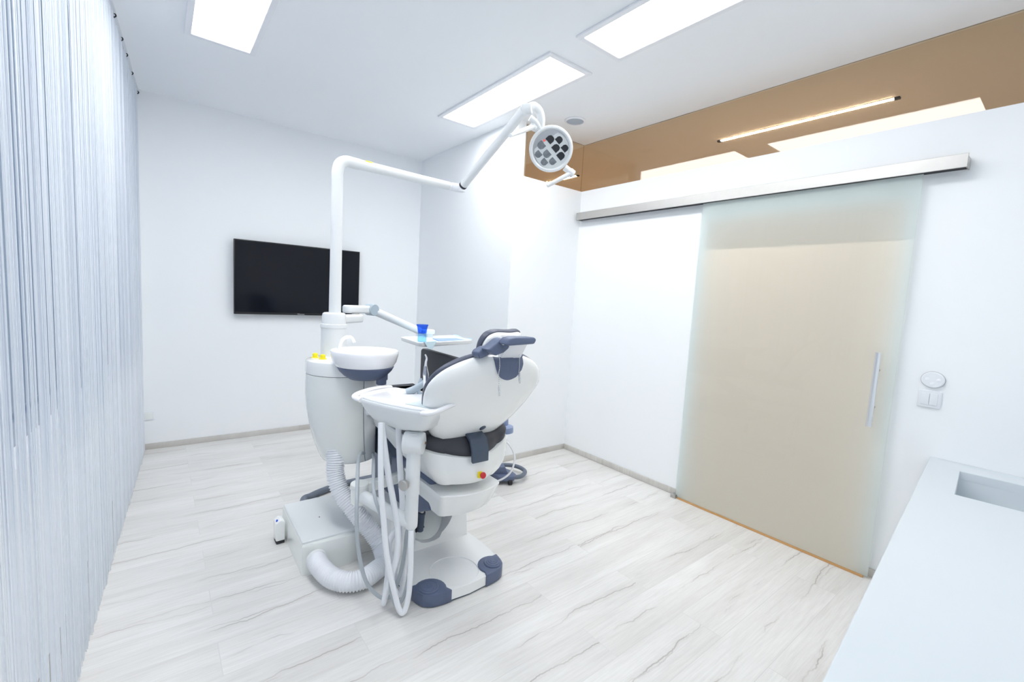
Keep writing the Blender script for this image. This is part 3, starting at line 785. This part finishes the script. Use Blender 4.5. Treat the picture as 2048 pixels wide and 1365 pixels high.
# ------------------------------------------------------------------ operating lamp
lp = thing('operating_lamp', 'round white operating lamp on a jointed arm and tall pole', 'operating lamp', (.785, 2.622, 1.31))
PXY = (.786, 2.622)
obj('pole', one(tube, [(*PXY, 1.31), (*PXY, 2.04)], lambda t_: .0325 - .003 * t_, 28), M['white2'], lp)
J = Vector((1.515, 2.655, 2.150)); K = Vector((1.573, 2.615, 2.148)); Tp = Vector((1.563, 1.985, 2.455))
E0 = Vector((*PXY, 2.15))
h_ = (J - E0).normalized()
b = bm_new(); tube(b, [(*PXY, 2.04), (*PXY, 2.085), Vector((*PXY, 2.128)) + h_ * .012, E0 + h_ * .045, E0 + h_ * .085, E0 + h_ * .12], .030, 26, 7)
obj('elbow', b, M['white2'], lp)
ha = obj('horizontal_arm', one(tube, [E0 + h_ * .115, J - h_ * .015], lambda t_: .0285 - .003 * t_, 26), M['white2'], lp)
b = bm_new(); tube(b, [E0 + h_ * .155, E0 + h_ * .195], .0295, 26)
st = bm_new(); ringy = []
obj('sticker', one(prism, [E0 + h_ * .150 + Vector((0, -.0215, .0195)), E0 + h_ * .190 + Vector((0, -.0215, .0195)), E0 + h_ * .190 + Vector((0, -.012, .026)), E0 + h_ * .150 + Vector((0, -.012, .026))], (0, -.0012, .0014)), M['yellow'], ha)['label'] = 'yellow warning sticker'
b.free(); st.free()
b = bm_new(); tube(b, [J - h_ * .02, J + h_ * .012, K - Vector((0, 0, .004)), K + (Tp - K).normalized() * .02], lambda t_: .021 + .006 * math.sin(PI * t_), 18, 5)
lathe(b, [(.012, -.03), (.024, -.026), (.024, .026), (.012, .03)], K, (0, 0, 1), 24)
obj('arm_joint', b, M['panel_frame'], lp)
sa = (Tp - K).normalized()
b = bm_new(); tube(b, [K + sa * .02, K + sa * .05, Tp - sa * .03, Tp], lambda t_: .026, 24)
obj('spring_arm', b, M['white2'], lp)
b = bm_new(); tube(b, [K + sa * .018, K + sa * .034], .0268, 24, cap=True)
obj('arm_gasket', b, M['darkgap'], lp)
HC0 = Vector((1.738, 1.948, 2.288))
b = bm_new(); tube(b, [Tp - sa * .01, Tp + Vector((.018, -.02, .012)), Vector((1.605, 1.955, 2.478)), Vector((1.640, 1.952, 2.462)), Vector((1.655, 1.950, 2.425)), Vector((1.668, 1.965, 2.385)), Vector((1.700, 1.985, 2.350)), HC0 + Vector((.035, .045, .035))], .0225, 22, 7)
lathe(b, [(.018, -.03), (.027, -.026), (.027, .026), (.018, .03)], Tp + Vector((.012, -.01, .008)), (.55, -.8, 0), 24)
obj('gooseneck', b, M['white2'], lp)
HC = Vector((1.738, 1.948, 2.288)); hn = Vector((-.56, -.73, -.40)).normalized()
hr_ = hn.cross(Vector((0, 0, 1))).normalized() * -1
hr_ = Vector((0, 0, 1)).cross(-hn).normalized() * 1.0
if hr_.dot(Vector((.787, -.615, .057))) < 0: hr_ = -hr_
hu = hr_.cross(hn) ; hu = hu if hu.z > 0 else -hu
b = bm_new(); lathe(b, [(.02, -.075), (.06, -.072), (.095, -.058), (.118, -.034), (.129, -.004), (.131, .012), (.127, .021), (.118, .024), (.110, .018), (.108, .002)], HC, hn, 64)
bmesh.ops.scale(b, vec=(.93, .93, .93), space=Matrix.Translation(-HC), verts=b.verts)
hs = obj('lamp_head', b, M['white2'], lp)
lf = obj('lamp_face', one(lathe, [(.104, .0), (.103, .008), (.05, .0095), (0, .010)], HC, hn, 64), M['reflector'], lp)
def lh(px, py, off=0.): return HC + hr_ * px + hu * py + hn * off
zc_ = lambda zx, zy: ((zx - 715) * .000405, -(zy - 850) * .000405)
b = bm_new()
# pale cell plate: disc cut by a chord on the upper-left side
pl = []
for k in range(49):
    a = math.radians(-120 + 0) + 2 * PI * k / 48
    px, py = .096 * math.cos(a), .096 * math.sin(a)
    e = px * -.6 + py * .8
    if e > .060: px -= -.6 * (e - .060); py -= .8 * (e - .060)
    pl.append(lh(px + .004, py - .006, .0105))
prism(b, pl[:-1], hn * .003)
fp = obj('cell_plate', b, M['plateface'], lf)
cells = [(695, 725, 1), (815, 725, 0), (905, 825, 0), (782, 830, 1), (860, 925, 1), (577, 810, 1), (545, 925, 0), (662, 915, 1), (635, 1020, 0), (750, 1005, 0)]
ca, sa_ = math.cos(math.radians(-48)), math.sin(math.radians(-48))
for ci, (zx, zy, k) in enumerate(cells):
    cxm, cym = zc_(zx, zy); s = .0205 if k else .0185
    hexa = [(-.9, -1), (.3, -1), (.85, -.65), (1, 0), (.85, .65), (.3, 1), (-.9, 1)]
    aa = math.radians(45 if ci < 5 else 225); ca, sa_ = math.cos(aa), math.sin(aa)
    P = [lh(cxm + (x * ca - y_ * sa_) * s, cym + (x * sa_ + y_ * ca) * s * .95, .0136) for x, y_ in hexa]
    obj('mirror_cell', one(prism, P, hn * .0012), M['facet'] if ci < 5 else M['facet_l'], lf)
cxm, cym = zc_(612, 745)
obj('indicator', one(lathe, [(.0055, .0135), (.0055, .0148), (0, .0148)], lh(cxm, cym), hn, 16), M['redled'], lf)['label'] = 'tiny red indicator light'
def handle(P0, P1, P2, r):
    b = bm_new(); tube(b, [P0, P1], r * .95, 16); lathe(b, [(r * .7, -r), (r * 1.15, -r * .7), (r * 1.15, r * .7), (r * .7, r)], P1, (P1 - P0), 20)
    d_ = P2 - P1
    tube(b, [P1 - d_ * .08, P1 + d_ * .3, P1 + d_ * .75, P2], lambda t_: r * (1.05 - .35 * t_), 18, 3, flat=.7)
    obj('grip_handle', b, M['white2'], lp)
handle(lh(-.070, .085, -.01), lh(-.106, .108, .005), Vector((1.452, 1.95, 2.286)), .019)
b = bm_new(); tube(b, [lh(-.060, .085, .0), lh(-.092, .128, .01), lh(-.128, .150, .012)], lambda t_: .012 + .004 * t_, 14, 4)
obj('tilt_knob', b, M['white2'], lp)
handle(lh(.088, -.092, .0), lh(.128, -.118, .01), lh(-.005, -.190, .05), .019)

# ------------------------------------------------------------------ assistant's tray
at = thing('tray_table', 'small white tray on a folding arm above the dental chair', 'tray', (1.44, 2.62, 1.14))
def slab(P, Q, w, z0, z1, r=.012, n=14):
    """stadium-shaped link between P and Q"""
    d = Vector((Q[0] - P[0], Q[1] - P[1], 0)).normalized(); a = math.atan2(d.y, d.x)
    pts = [(P[0] + w * math.cos(a + PI / 2 + PI * k / n), P[1] + w * math.sin(a + PI / 2 + PI * k / n)) for k in range(n + 1)]
    pts += [(Q[0] + w * math.cos(a - PI / 2 + PI * k / n), Q[1] + w * math.sin(a - PI / 2 + PI * k / n)) for k in range(n + 1)]
    b = bm_new(); prism(b, [(x, y, z0) for x, y in pts], (0, 0, z1 - z0), r, seg=3); return b
L1 = (.955, 2.74)
obj('lower_link', slab((.842, 2.655), L1, .036, 1.248, 1.296), M['white2'], at)
obj('upper_link', slab((.925, 2.80), (1.035, 2.80), .040, 1.300, 1.348), M['white2'], at)
obj('pivot_pin', one(lathe, [(.022, 1.29), (.022, 1.302)], (.952, 2.765, 0), n=20), M['steel'], at)
JJ = Vector((1.062, 2.795, 1.324))
obj('arm_joint', one(lathe, [(.034, -.034), (.037, -.030), (.037, .030), (.034, .034)], JJ, (.32, -.93, 0), 32), M['syr'], at)
TM = Vector((1.405, 2.800, 1.187))
b = bm_new(); tube(b, [JJ + (TM - JJ) * .03, JJ + (TM - JJ) * .97], lambda t_: .028 - .003 * t_, 4, flat=1.0)
obj('spring_arm', one(tube, [JJ + (TM - JJ) * .04, TM], lambda t_: .026 - .002 * t_, 20), M['white2'], at); b.free()
b = bm_new(); lathe(b, [(.040, 1.172), (.045, 1.176), (.045, 1.196), (.040, 1.200)], (1.455, 2.77, 0), n=32)
obj('swivel', b, M['white2'], at)
b = bm_new()
TC = Vector((1.437, 2.640, 0)); ta = math.radians(3)
trap = [(-.245, -.255), (.195, -.165), (.330, .300), (-.235, .085)]
tq = [(1.195, 2.385), (1.632, 2.478), (1.700, 2.800), (1.225, 2.712)]
tq = [(1.197, 2.388), (1.640, 2.485), (1.685, 2.815), (1.232, 2.735)]
def inset(q, d):
    c = Vector((sum(p[0] for p in q) / 4, sum(p[1] for p in q) / 4)); return [tuple(c + (Vector(p) - c) * (1 - d / .22)) for p in q]
def rc(q, r, z, n=5):
    out = []
    for i in range(4):
        p = Vector(q[i]); a = (Vector(q[i - 1]) - p).normalized(); c = (Vector(q[(i + 1) % 4]) - p).normalized()
        for k in range(n + 1):
            t_ = k / n; A_, B_ = p + a * r * (1 - t_), p + c * r * t_
            out.append(Vector((*(A_.lerp(B_, t_) if False else p + a * r * (1 - t_) ** 2 + c * r * t_ ** 2), z)))
    return out
loft(b, [rc(inset(tq, .03), .04, 1.128), rc(inset(tq, .004), .04, 1.133), rc(tq, .04, 1.142), rc(tq, .04, 1.155), rc(inset(tq, .012), .04, 1.158), rc(inset(tq, .02), .04, 1.146)])
obj('tray', b, M['white2'], at)
b = bm_new(); prism(b, [(1.44, 2.60, 1.12), (1.52, 2.60, 1.12), (1.50, 2.80, 1.12), (1.42, 2.80, 1.12)], (0, 0, .012)); box(b, 1.435, 1.475, 2.74, 2.80, 1.115, 1.175, .004, 2)
obj('tray_bracket', b, M['white2'], at)
# napkin, cup, blue sheet on the tray
b = bm_new()
nq = inset(tq, .014); nn_ = 14
grid = []
for i in range(nn_ + 1):
    row = []
    for j in range(nn_ + 1):
        u, v = i / nn_, j / nn_
        p = (Vector(nq[0]) * (1 - u) + Vector(nq[1]) * u) * (1 - v) + (Vector(nq[3]) * (1 - u) + Vector(nq[2]) * u) * v
        z = 1.1475 + .0006 * math.sin(9 * u + 5 * v) + .001
        row.append(b.verts.new((p.x, p.y, z)))
    grid.append(row)
for i in range(nn_):
    for j in range(nn_): b.faces.new((grid[i][j], grid[i + 1][j], grid[i + 1][j + 1], grid[i][j + 1]))
# raised rim of the paper on the two far edges, flap over the near edge
for (a, c, hh) in (((nq[2][0], nq[2][1]), (nq[1][0], nq[1][1]), .018),):
    P = [Vector((a[0] + (c[0] - a[0]) * k / 8, a[1] + (c[1] - a[1]) * k / 8, 0)) for k in range(9)]
    lo = [b.verts.new((p.x, p.y, 1.1485)) for p in P]; hi = [b.verts.new((p.x + .006, p.y + .003, 1.160 + hh * .3 * math.sin(k))) for k, p in enumerate(P)]
    for k in range(8): b.faces.new((lo[k], lo[k + 1], hi[k + 1], hi[k]))
e0 = Vector((*tq[0], 0)); e1 = Vector((*tq[1], 0)); ed = (e1 - e0).normalized(); no_ = Vector((ed.y, -ed.x, 0))
f0 = e0 + ed * .035; f1 = e0 + ed * .13
vv = [b.verts.new(p) for p in (f0 - no_ * .02 + Vector((0, 0, 1.150)), f1 - no_ * .02 + Vector((0, 0, 1.150)), f1 + no_ * .004 + Vector((0, 0, 1.160)), f0 + no_ * .004 + Vector((0, 0, 1.160)), f0 + ed * .03 + no_ * .010 + Vector((0, 0, 1.118)), f0 + ed * .06 + no_ * .010 + Vector((0, 0, 1.118)))]
b.faces.new((vv[0], vv[1], vv[2], vv[3])); b.faces.new((vv[3], vv[2], vv[5], vv[4]))
ex = bmesh.ops.extrude_face_region(b, geom=list(b.faces)); bmesh.ops.translate(b, vec=(0, 0, .0012), verts=[v for v in ex['geom'] if isinstance(v, bmesh.types.BMVert)])
tag(obj('napkin', b, M['napkin']), 'pale blue paper napkin lining the small folding-arm tray', 'napkin')
t = thing('cup', 'clear blue plastic cup with a frilled rim on the tray napkin', 'cup', (1.245, 2.455, 1.1505))
CXY = (1.247, 2.452)
b = bm_new(); lathe(b, [(.018, .1525), (.0265, .1525), (.0275, .170), (.0275, .203), (.0255, .203), (.0245, .158), (.016, .156)], (*CXY, 1.0), n=28)
obj('holder', b, M['cupglass'], t)
b = bm_new()
n = 48; rings = []
for r_, z_, w_ in ((.024, .2035, .0), (.0262, .205, .0006), (.0275, .225, .001), (.030, .246, .0016), (.034, .260, .0026), (.0322, .260, .0026), (.0285, .246, .0016), (.0258, .225, .001), (.022, .208, 0)):
    rings.append([Vector((CXY[0] + (r_ + w_ * math.cos(12 * 2 * PI * k / n)) * math.cos(2 * PI * k / n), CXY[1] + (r_ + w_ * math.cos(12 * 2 * PI * k / n)) * math.sin(2 * PI * k / n), 1 + z_)) for k in range(n)])
loft(b, rings)
obj('beaker', b, M['cupblue'], t)
b = bm_new(); prism(b, [(1.385, 2.492, 1.1505), (1.600, 2.515, 1.1505), (1.600, 2.640, 1.1505), (1.420, 2.640, 1.1505)], (0, 0, .0035))
tag(obj('paper_sheet', b, M['bluepaper']), 'small folded blue sheet lying on the tray napkin', 'paper')

# ------------------------------------------------------------------ dentist's instrument table
dt_ = thing('instrument_table', 'white boat-shaped instrument table on a post left of the chair back', 'instrument table', (.86, 1.85, 0))
D = Vector((.40, -.916, 0)).normalized(); NB = Vector((.916, .40, 0)).normalized(); TCn = Vector((.910, 1.860, .012))
def tl(s, t_, z): return TCn + D * s + NB * t_ + Vector((0, 0, z))
ol = roundrect(.205, .136, .035, 5, .022)
def tr_ring(sx, sy, z, dz=0., dt2=0.): return [tl(x * sx, y * sy + dt2, z + dz * (x / .205) ** 2) for x, y in ol]
b = bm_new(); loft(b, [tr_ring(.30, .2, .822, .0, .0), tr_ring(.62, .48, .826, .012), tr_ring(.80, .74, .846, .018), tr_ring(.93, .91, .890, .014), tr_ring(1.0, 1.0, .934, .0), tr_ring(1.0, 1.0, .944, .0), tr_ring(.985, .98, .948, .0), tr_ring(.6, .5, .948)])
obj('table_body', b, M['white2'], dt_, ang=.8)
b = bm_new(); loft(b, [tr_ring(.95, .93, .9485), tr_ring(.955, .94, .951), tr_ring(.95, .93, .9555), tr_ring(.92, .90, .9565), tr_ring(.5, .5, .9565)])
obj('silicone_mat', b, M['ceramic'], dt_, ang=.8)
b = bm_new(); prism(b, [tl(.055, -.112, .9568), tl(.185, -.105, .9568), tl(.195, .118, .9568), tl(.10, .128, .9568)], (0, 0, .002), .0008)
cpn = obj('control_panel', b, M['panelpad'], dt_); cpn['label'] = 'pale blue-grey membrane control panel'
for s_, t0, w_ in ((.10, -.02, .02), (.12, .03, .024), (.135, .075, .02), (.16, .04, .014)):
    obj('panel_key', one(prism, [tl(s_ - w_ / 2, t0 - w_ / 2, .9588), tl(s_ + w_ / 2, t0 - w_ / 2, .9588), tl(s_ + w_ / 2, t0 + w_ / 2, .9588), tl(s_ - w_ / 2, t0 + w_ / 2, .9588)], (0, 0, .0006)), M['teal'], cpn)
for s in (-1, 1):
    b = bm_new(); rz = .006 if s > 0 else -.001
    tube(b, [tl(s * .175, -.140, .943), tl(s * .215, -.140, .950), tl(s * .240, -.10, .956 + rz), tl(s * .250, -.02, .962 + 2 * rz), tl(s * .250, .06, .962 + 2.4 * rz), tl(s * .244, .120, .956 + 2.4 * rz)], lambda t_: .0165 - .004 * t_, 16, 8, flat=.7)
    tube(b, [tl(s * .175, .130, .944), tl(s * .207, .10, .951), tl(s * .214, .0, .954), tl(s * .207, -.10, .951), tl(s * .175, -.130, .945)], .0125, 14, 6, flat=.7)
    obj('handle', b, M['ceramic'], dt_)
PO = Vector((.872, 1.752, 0))
obj('post', one(lathe, [(.010, .402), (.022, .404), (.0275, .412), (.0285, .425), (.0285, .560), (.0315, .562), (.0315, .775), (.029, .780), (.027, .81), (.027, .842)], PO, n=32), M['white2'], dt_)
b = bm_new(); kd = Vector((.75, -.66, 0)); lathe(b, [(.034, -.046), (.047, -.042), (.050, -.03), (.050, .03), (.047, .042), (.034, .046)], PO + Vector((0, 0, .795)), kd, 32)
kn = obj('knuckle', b, M['white2'], dt_)
obj('screw', one(lathe, [(.006, 0), (.006, .003), (.004, .004)], PO + Vector((.004, .0, .797)) + kd * .046, kd, 14), pbr('brass_screw', (.38, .25, .15), .4, metal=.8), kn)
HB2 = Vector((.762, 2.10, 0))
b = bm_new(); lathe(b, [(.036, .405), (.041, .412), (.041, .488), (.043, .490), (.043, .505), (.040, .509)], HB2, n=32)
obj('swivel_hub', b, M['offwhite'], dt_)
b = bm_new(); tube(b, [HB2 + Vector((0, 0, .447)), HB2 + Vector((.02, -.07, .447)), HB2.lerp(PO, .55) + Vector((-.008, -.004, .440)), PO + Vector((-.012, .03, .432)), PO + Vector((0, 0, .430))], .030, 22, 8)
obj('swing_arm', b, M['white2'], dt_)
bd = Vector((1.17, 2.17, 0)); dd = (bd - HB2).normalized(); sdv = Vector((-dd.y, dd.x, 0)) * .022
b = bm_new(); prism(b, [HB2 + dd * .035 - sdv + Vector((0, 0, .452)), HB2 + dd * .035 + sdv + Vector((0, 0, .452)), bd + sdv + Vector((0, 0, .452)), bd - sdv + Vector((0, 0, .452))], (0, 0, .05), .006, seg=3)
obj('cross_beam', b, M['offwhite'], dt_)
b = bm_new(); lathe(b, [(.012, 0), (.012, .012), (.022, .014), (.024, .03), (.020, .034), (0, .034)], PO + Vector((-.032, -.01, .622)), (-.8, -.45, 0), 24)
obj('clamp_knob', b, M['steel'], dt_)
hoses = [
    ('hose_g', .0085, [(.905, 2.40, .535), (.80, 2.22, .60), (.69, 1.93, .54), (.668, 1.86, .405), (.684, 1.85, .257), (.718, 1.85, .14), (.775, 1.84, .062), (.822, 1.83, .055), (.855, 1.82, .137), (.868, 1.80, .26), (.868, 1.785, .36), (.872, 1.765, .405)]),
    ('hose_g', .0075, [(.935, 2.39, .535), (.83, 2.10, .60), (.74, 1.86, .56), (.751, 1.80, .468), (.785, 1.80, .336), (.795, 1.80, .22), (.808, 1.79, .09), (.828, 1.78, .035), (.855, 1.77, .070), (.876, 1.765, .17), (.890, 1.76, .32), (.885, 1.755, .402)]),
    ('hose_w', .0125, [(.745, 1.815, .885), (.738, 1.79, .75), (.739, 1.78, .612), (.749, 1.775, .498), (.772, 1.77, .293), (.808, 1.755, .11), (.830, 1.745, .030), (.850, 1.74, .026), (.864, 1.735, .10), (.866, 1.73, .22), (.862, 1.728, .36), (.864, 1.735, .405)]),
    ('hose_w', .0135, [(.758, 1.84, .875), (.768, 1.82, .76), (.785, 1.81, .64), (.806, 1.80, .525), (.826, 1.79, .40), (.826, 1.785, .28), (.806, 1.80, .17), (.794, 1.82, .085), (.790, 1.83, .036), (.800, 1.85, .028), (.815, 1.87, .06), (.825, 1.875, .16), (.82, 1.86, .30), (.850, 1.82, .40)]),
    ('hose_w', .0135, [(.838, 1.845, .862), (.846, 1.84, .72), (.857, 1.84, .60), (.866, 1.835, .48), (.862, 1.84, .34), (.85, 1.85, .20), (.845, 1.85, .09), (.862, 1.845, .036), (.882, 1.84, .06), (.886, 1.83, .2), (.882, 1.80, .36), (.879, 1.775, .405)]),
]
for mk, r_, P in hoses:
    b = bm_new(); tube(b, P, r_, 14, 9)
    obj('instrument_hose', b, M[mk], dt_)['label'] = 'thin grey hanging hose' if mk == 'hose_g' else 'white hanging instrument hose'
# instruments in the far edge of the table
t = thing('handpiece', 'tall silver handpiece standing upright in the instrument table', 'handpiece', (.985, 1.871, .93))
hp0 = Vector((.986, 1.868, .950)); hd = Vector((-.012, 0, .155)).normalized()
obj('body', one(lathe, [(.0135, -.01), (.0150, 0), (.0145, .06), (.0135, .115), (.0145, .118), (.0140, .128), (.009, .150), (.0076, .162)], hp0, hd, 24), M['chrome'], t)
b = bm_new(); e_ = hp0 + hd * .158
tube(b, [e_, e_ + Vector((.001, 0, .022)), e_ + Vector((.004, 0, .040)), e_ + Vector((-.004, 0, .058))], lambda t_: .0062 - .003 * t_, 14, 6)
obj('tip', b, M['panel_frame'], t)
t = thing('air_water_syringe', 'blue-grey spray syringe with a curved nozzle lying in the instrument table', 'syringe', (.96, 1.95, .94))
b = bm_new(); tube(b, [(.925, 1.955, .972), (.945, 1.945, .982), (.965, 1.935, .995), (.990, 1.925, 1.015), (1.015, 1.915, 1.034), (1.022, 1.912, 1.040)], lambda t_: .0200 - .007 * t_, 18, 6)
obj('grip', b, M['syr'], t)
b = bm_new(); tube(b, [(.978, 1.925, .945), (.974, 1.928, .985), (.976, 1.93, 1.015), (.985, 1.93, 1.042)], lambda t_: .0105 - .0045 * t_, 14, 8)
lathe(b, [(.014, 0), (.016, .012), (.010, .03)], (.978, 1.925, .945), n=18)
obj('nozzle', b, M['syr'], t)

# ------------------------------------------------------------------ floor box, suction hose, valve
t = thing('floor_box', 'low white service box on the floor left of the chair base', 'service box', (.69, 2.5, 0))
b = bm_new()
def fb(z, d=0.): return [Vector((x, y, z)) for x, y in [(.547 + d, 2.285 + d), (.62, 2.262 + d), (.70, 2.256 + d), (.78, 2.262 + d), (.832 - d, 2.280 + d), (.838 - d, 2.775 - d), (.556 + d, 2.775 - d)]]
loft(b, [fb(0), fb(.150), fb(.160, .004), fb(.160, .03)])
obj('housing', b, M['offwhite'], t, ang=.4)
b = bm_new()
def fl(z, d=0.): return [Vector((x, y, z)) for x, y in [(.551 + d, 2.292 + d), (.829 - d, 2.292 + d), (.834 - d, 2.771 - d), (.560 + d, 2.771 - d)]]
loft(b, [fl(.1605), fl(.170), fl(.173, .004)])
lid = obj('cover', b, M['white2'], t)
obj('screw', one(lathe, [(.004, 0), (.003, .0015)], (.690, 2.513, .173), n=12), M['darkgap'], lid)
t = thing('suction_hose', 'fat white corrugated hose from the spittoon cabinet to the floor box', 'hose', (.75, 2.2, 0))
path = smooth([(.735, 2.40, .600), (.733, 2.385, .54), (.728, 2.37, .470), (.745, 2.33, .38), (.800, 2.27, .285), (.870, 2.225, .180), (.910, 2.165, .100), (.896, 2.085, .060), (.835, 2.05, .054), (.765, 2.02, .054), (.695, 2.035, .055), (.640, 2.10, .060), (.612, 2.19, .075), (.608, 2.262, .085)], 24)
ln = [0]
for a, c in zip(path, path[1:]): ln.append(ln[-1] + (c - a).length)
tot = ln[-1]; nseg = 96
P = []; i = 0
for k in range(nseg * 4 + 1):
    d_ = tot * k / (nseg * 4)
    while i < len(ln) - 2 and ln[i + 1] < d_: i += 1
    P.append(path[i].lerp(path[i + 1], (d_ - ln[i]) / max(1e-9, ln[i + 1] - ln[i])))
b = bm_new(); N4 = nseg * 4
tube(b, P, lambda t_: .0440 + .0040 * math.cos(2 * PI * nseg * t_), 22)
obj('corrugated_tube', b, M['hose_w'], t, ang=2)
b = bm_new(); lathe(b, [(.050, 0), (.050, .014), (.046, .018)], (.609, 2.259, .084), (0, -1, .05), 28)
obj('cuff', b, M['white2'], t)
t = thing('valve_box', 'small white box with a blue mark standing beside the floor box', 'valve box', (.53, 2.68, 0))
b = bm_new(); prism(b, [(.498, 2.650, .018), (.545, 2.650, .018), (.545, 2.650, .128), (.520, 2.650, .138), (.498, 2.650, .120)], (0, .075, 0), .006, seg=3)
b2 = b
obj('housing', b2, M['white'], t)
obj('foot', one(box, .502, .543, 2.655, 2.72, 0, .019), M['darkgap'], t)
obj('marker', one(box, .503, .511, 2.668, 2.678, .124, .136, .001, 1), M['blue'], t)['label'] = 'small blue mark'
b = bm_new(); tube(b, [(.70, 2.80, .028), (.743, 3.08, .026), (.80, 3.13, .024), (.877, 3.17, .024), (.98, 3.205, .024), (1.1, 3.225, .024), (1.289, 3.227, .024), (1.492, 3.20, .024), (1.75, 3.08, .024), (1.97, 2.86, .024), (2.07, 2.74, .026)], .0225, 16, 10)
tag(obj('floor_hose', b, M['hose_d']), 'dark slate hose running across the floor behind the chair base', 'hose')

# ------------------------------------------------------------------ foot control
t = thing('foot_control', 'slate blue foot pedal with a hoop on the floor behind the chair', 'foot pedal', (2.15, 2.72, 0))
b = bm_new()
prism(b, [(2.05, 2.66, .030), (2.155, 2.605, .030), (2.205, 2.64, .030), (2.215, 2.72, .030), (2.19, 2.86, .030), (2.06, 2.90, .030)], (0, 0, .04), .008, seg=3)
prism(b, [(2.06, 2.72, .06), (2.15, 2.66, .06), (2.18, 2.72, .06), (2.16, 2.84, .06), (2.07, 2.87, .06)], (-.03, .02, .07), .010, seg=3)
obj('body', b, M['slate'], t)
b = bm_new(); tube(b, [(2.165, 2.628, .052), (2.24, 2.620, .050), (2.325, 2.675, .050), (2.345, 2.765, .050), (2.31, 2.845, .050), (2.24, 2.885, .050), (2.17, 2.87, .050)], .017, 16, 9)
obj('hoop', b, M['hose_d'], t)
for x, y in ((2.135, 2.625), (2.08, 2.86), (2.195, 2.84)):
    b = bm_new(); lathe(b, [(.010, -.016), (.020, -.014), (.022, -.008), (.022, .008), (.020, .014), (.010, .016)], (x, y, .022), (.8, -.3, 0), 24); box(b, x - .010, x + .010, y - .010, y + .010, .022, .036)
    obj('caster', b, M['black'], t)
b = bm_new(); tube(b, [(1.60, 2.00, .80), (1.78, 2.16, .66), (1.80, 2.21, .55), (1.80, 2.205, .47), (1.80, 2.23, .39), (1.80, 2.30, .31), (1.80, 2.40, .26)], .006, 12, 8)
b.free()
b = bm_new(); tube(b, [(1.405, 1.95, .72), (1.50, 1.90, .66), (1.555, 1.89, .58), (1.56, 1.90, .50), (1.54, 1.93, .44), (1.49, 1.98, .40), (1.40, 2.05, .40), (1.30, 2.06, .42)], .0055, 12, 8)
obj('cable', b, M['ceramic'], ch)['label'] = 'thin white cable looping beside the seat'

# ------------------------------------------------------------------ world, camera, colour
wd = bpy.data.worlds.new('World'); sc.world = wd; wd.use_nodes = True
bg = wd.node_tree.nodes['Background']; bg.inputs[0].default_value = (.50, .60, .78, 1); bg.inputs[1].default_value = .62
cam = bpy.data.cameras.new('Camera'); co = bpy.data.objects.new('Camera', cam); COL.objects.link(co)
yaw, pitch, roll = 0.6688, -0.0958, 0.0568
cy, sy, cp, sp = math.cos(yaw), math.sin(yaw), math.cos(pitch), math.sin(pitch)
fw = Vector((sy * cp, cy * cp, sp)); rt = Vector((cy, -sy, 0)); up = rt.cross(fw)
r2 = rt * math.cos(roll) + up * math.sin(roll); u2 = up * math.cos(roll) - rt * math.sin(roll)
co.matrix_world = Matrix(((r2.x, u2.x, -fw.x, 0), (r2.y, u2.y, -fw.y, 0), (r2.z, u2.z, -fw.z, 1.45), (0, 0, 0, 1)))
cam.sensor_width = 36; cam.lens = 900.5 / 2048 * 36; cam.clip_start = .02; cam.clip_end = 60
sc.camera = co
sc.view_settings.view_transform = 'Standard'; sc.view_settings.look = 'None'
sc.view_settings.exposure = 0.08; sc.view_settings.gamma = 1.0; sc.view_settings.use_curve_mapping = False
cy_ = sc.cycles
cy_.max_bounces = 14; cy_.diffuse_bounces = 10; cy_.glossy_bounces = 5; cy_.transmission_bounces = 6; cy_.transparent_max_bounces = 14
cy_.sample_clamp_indirect = 6.0; cy_.use_denoising = True
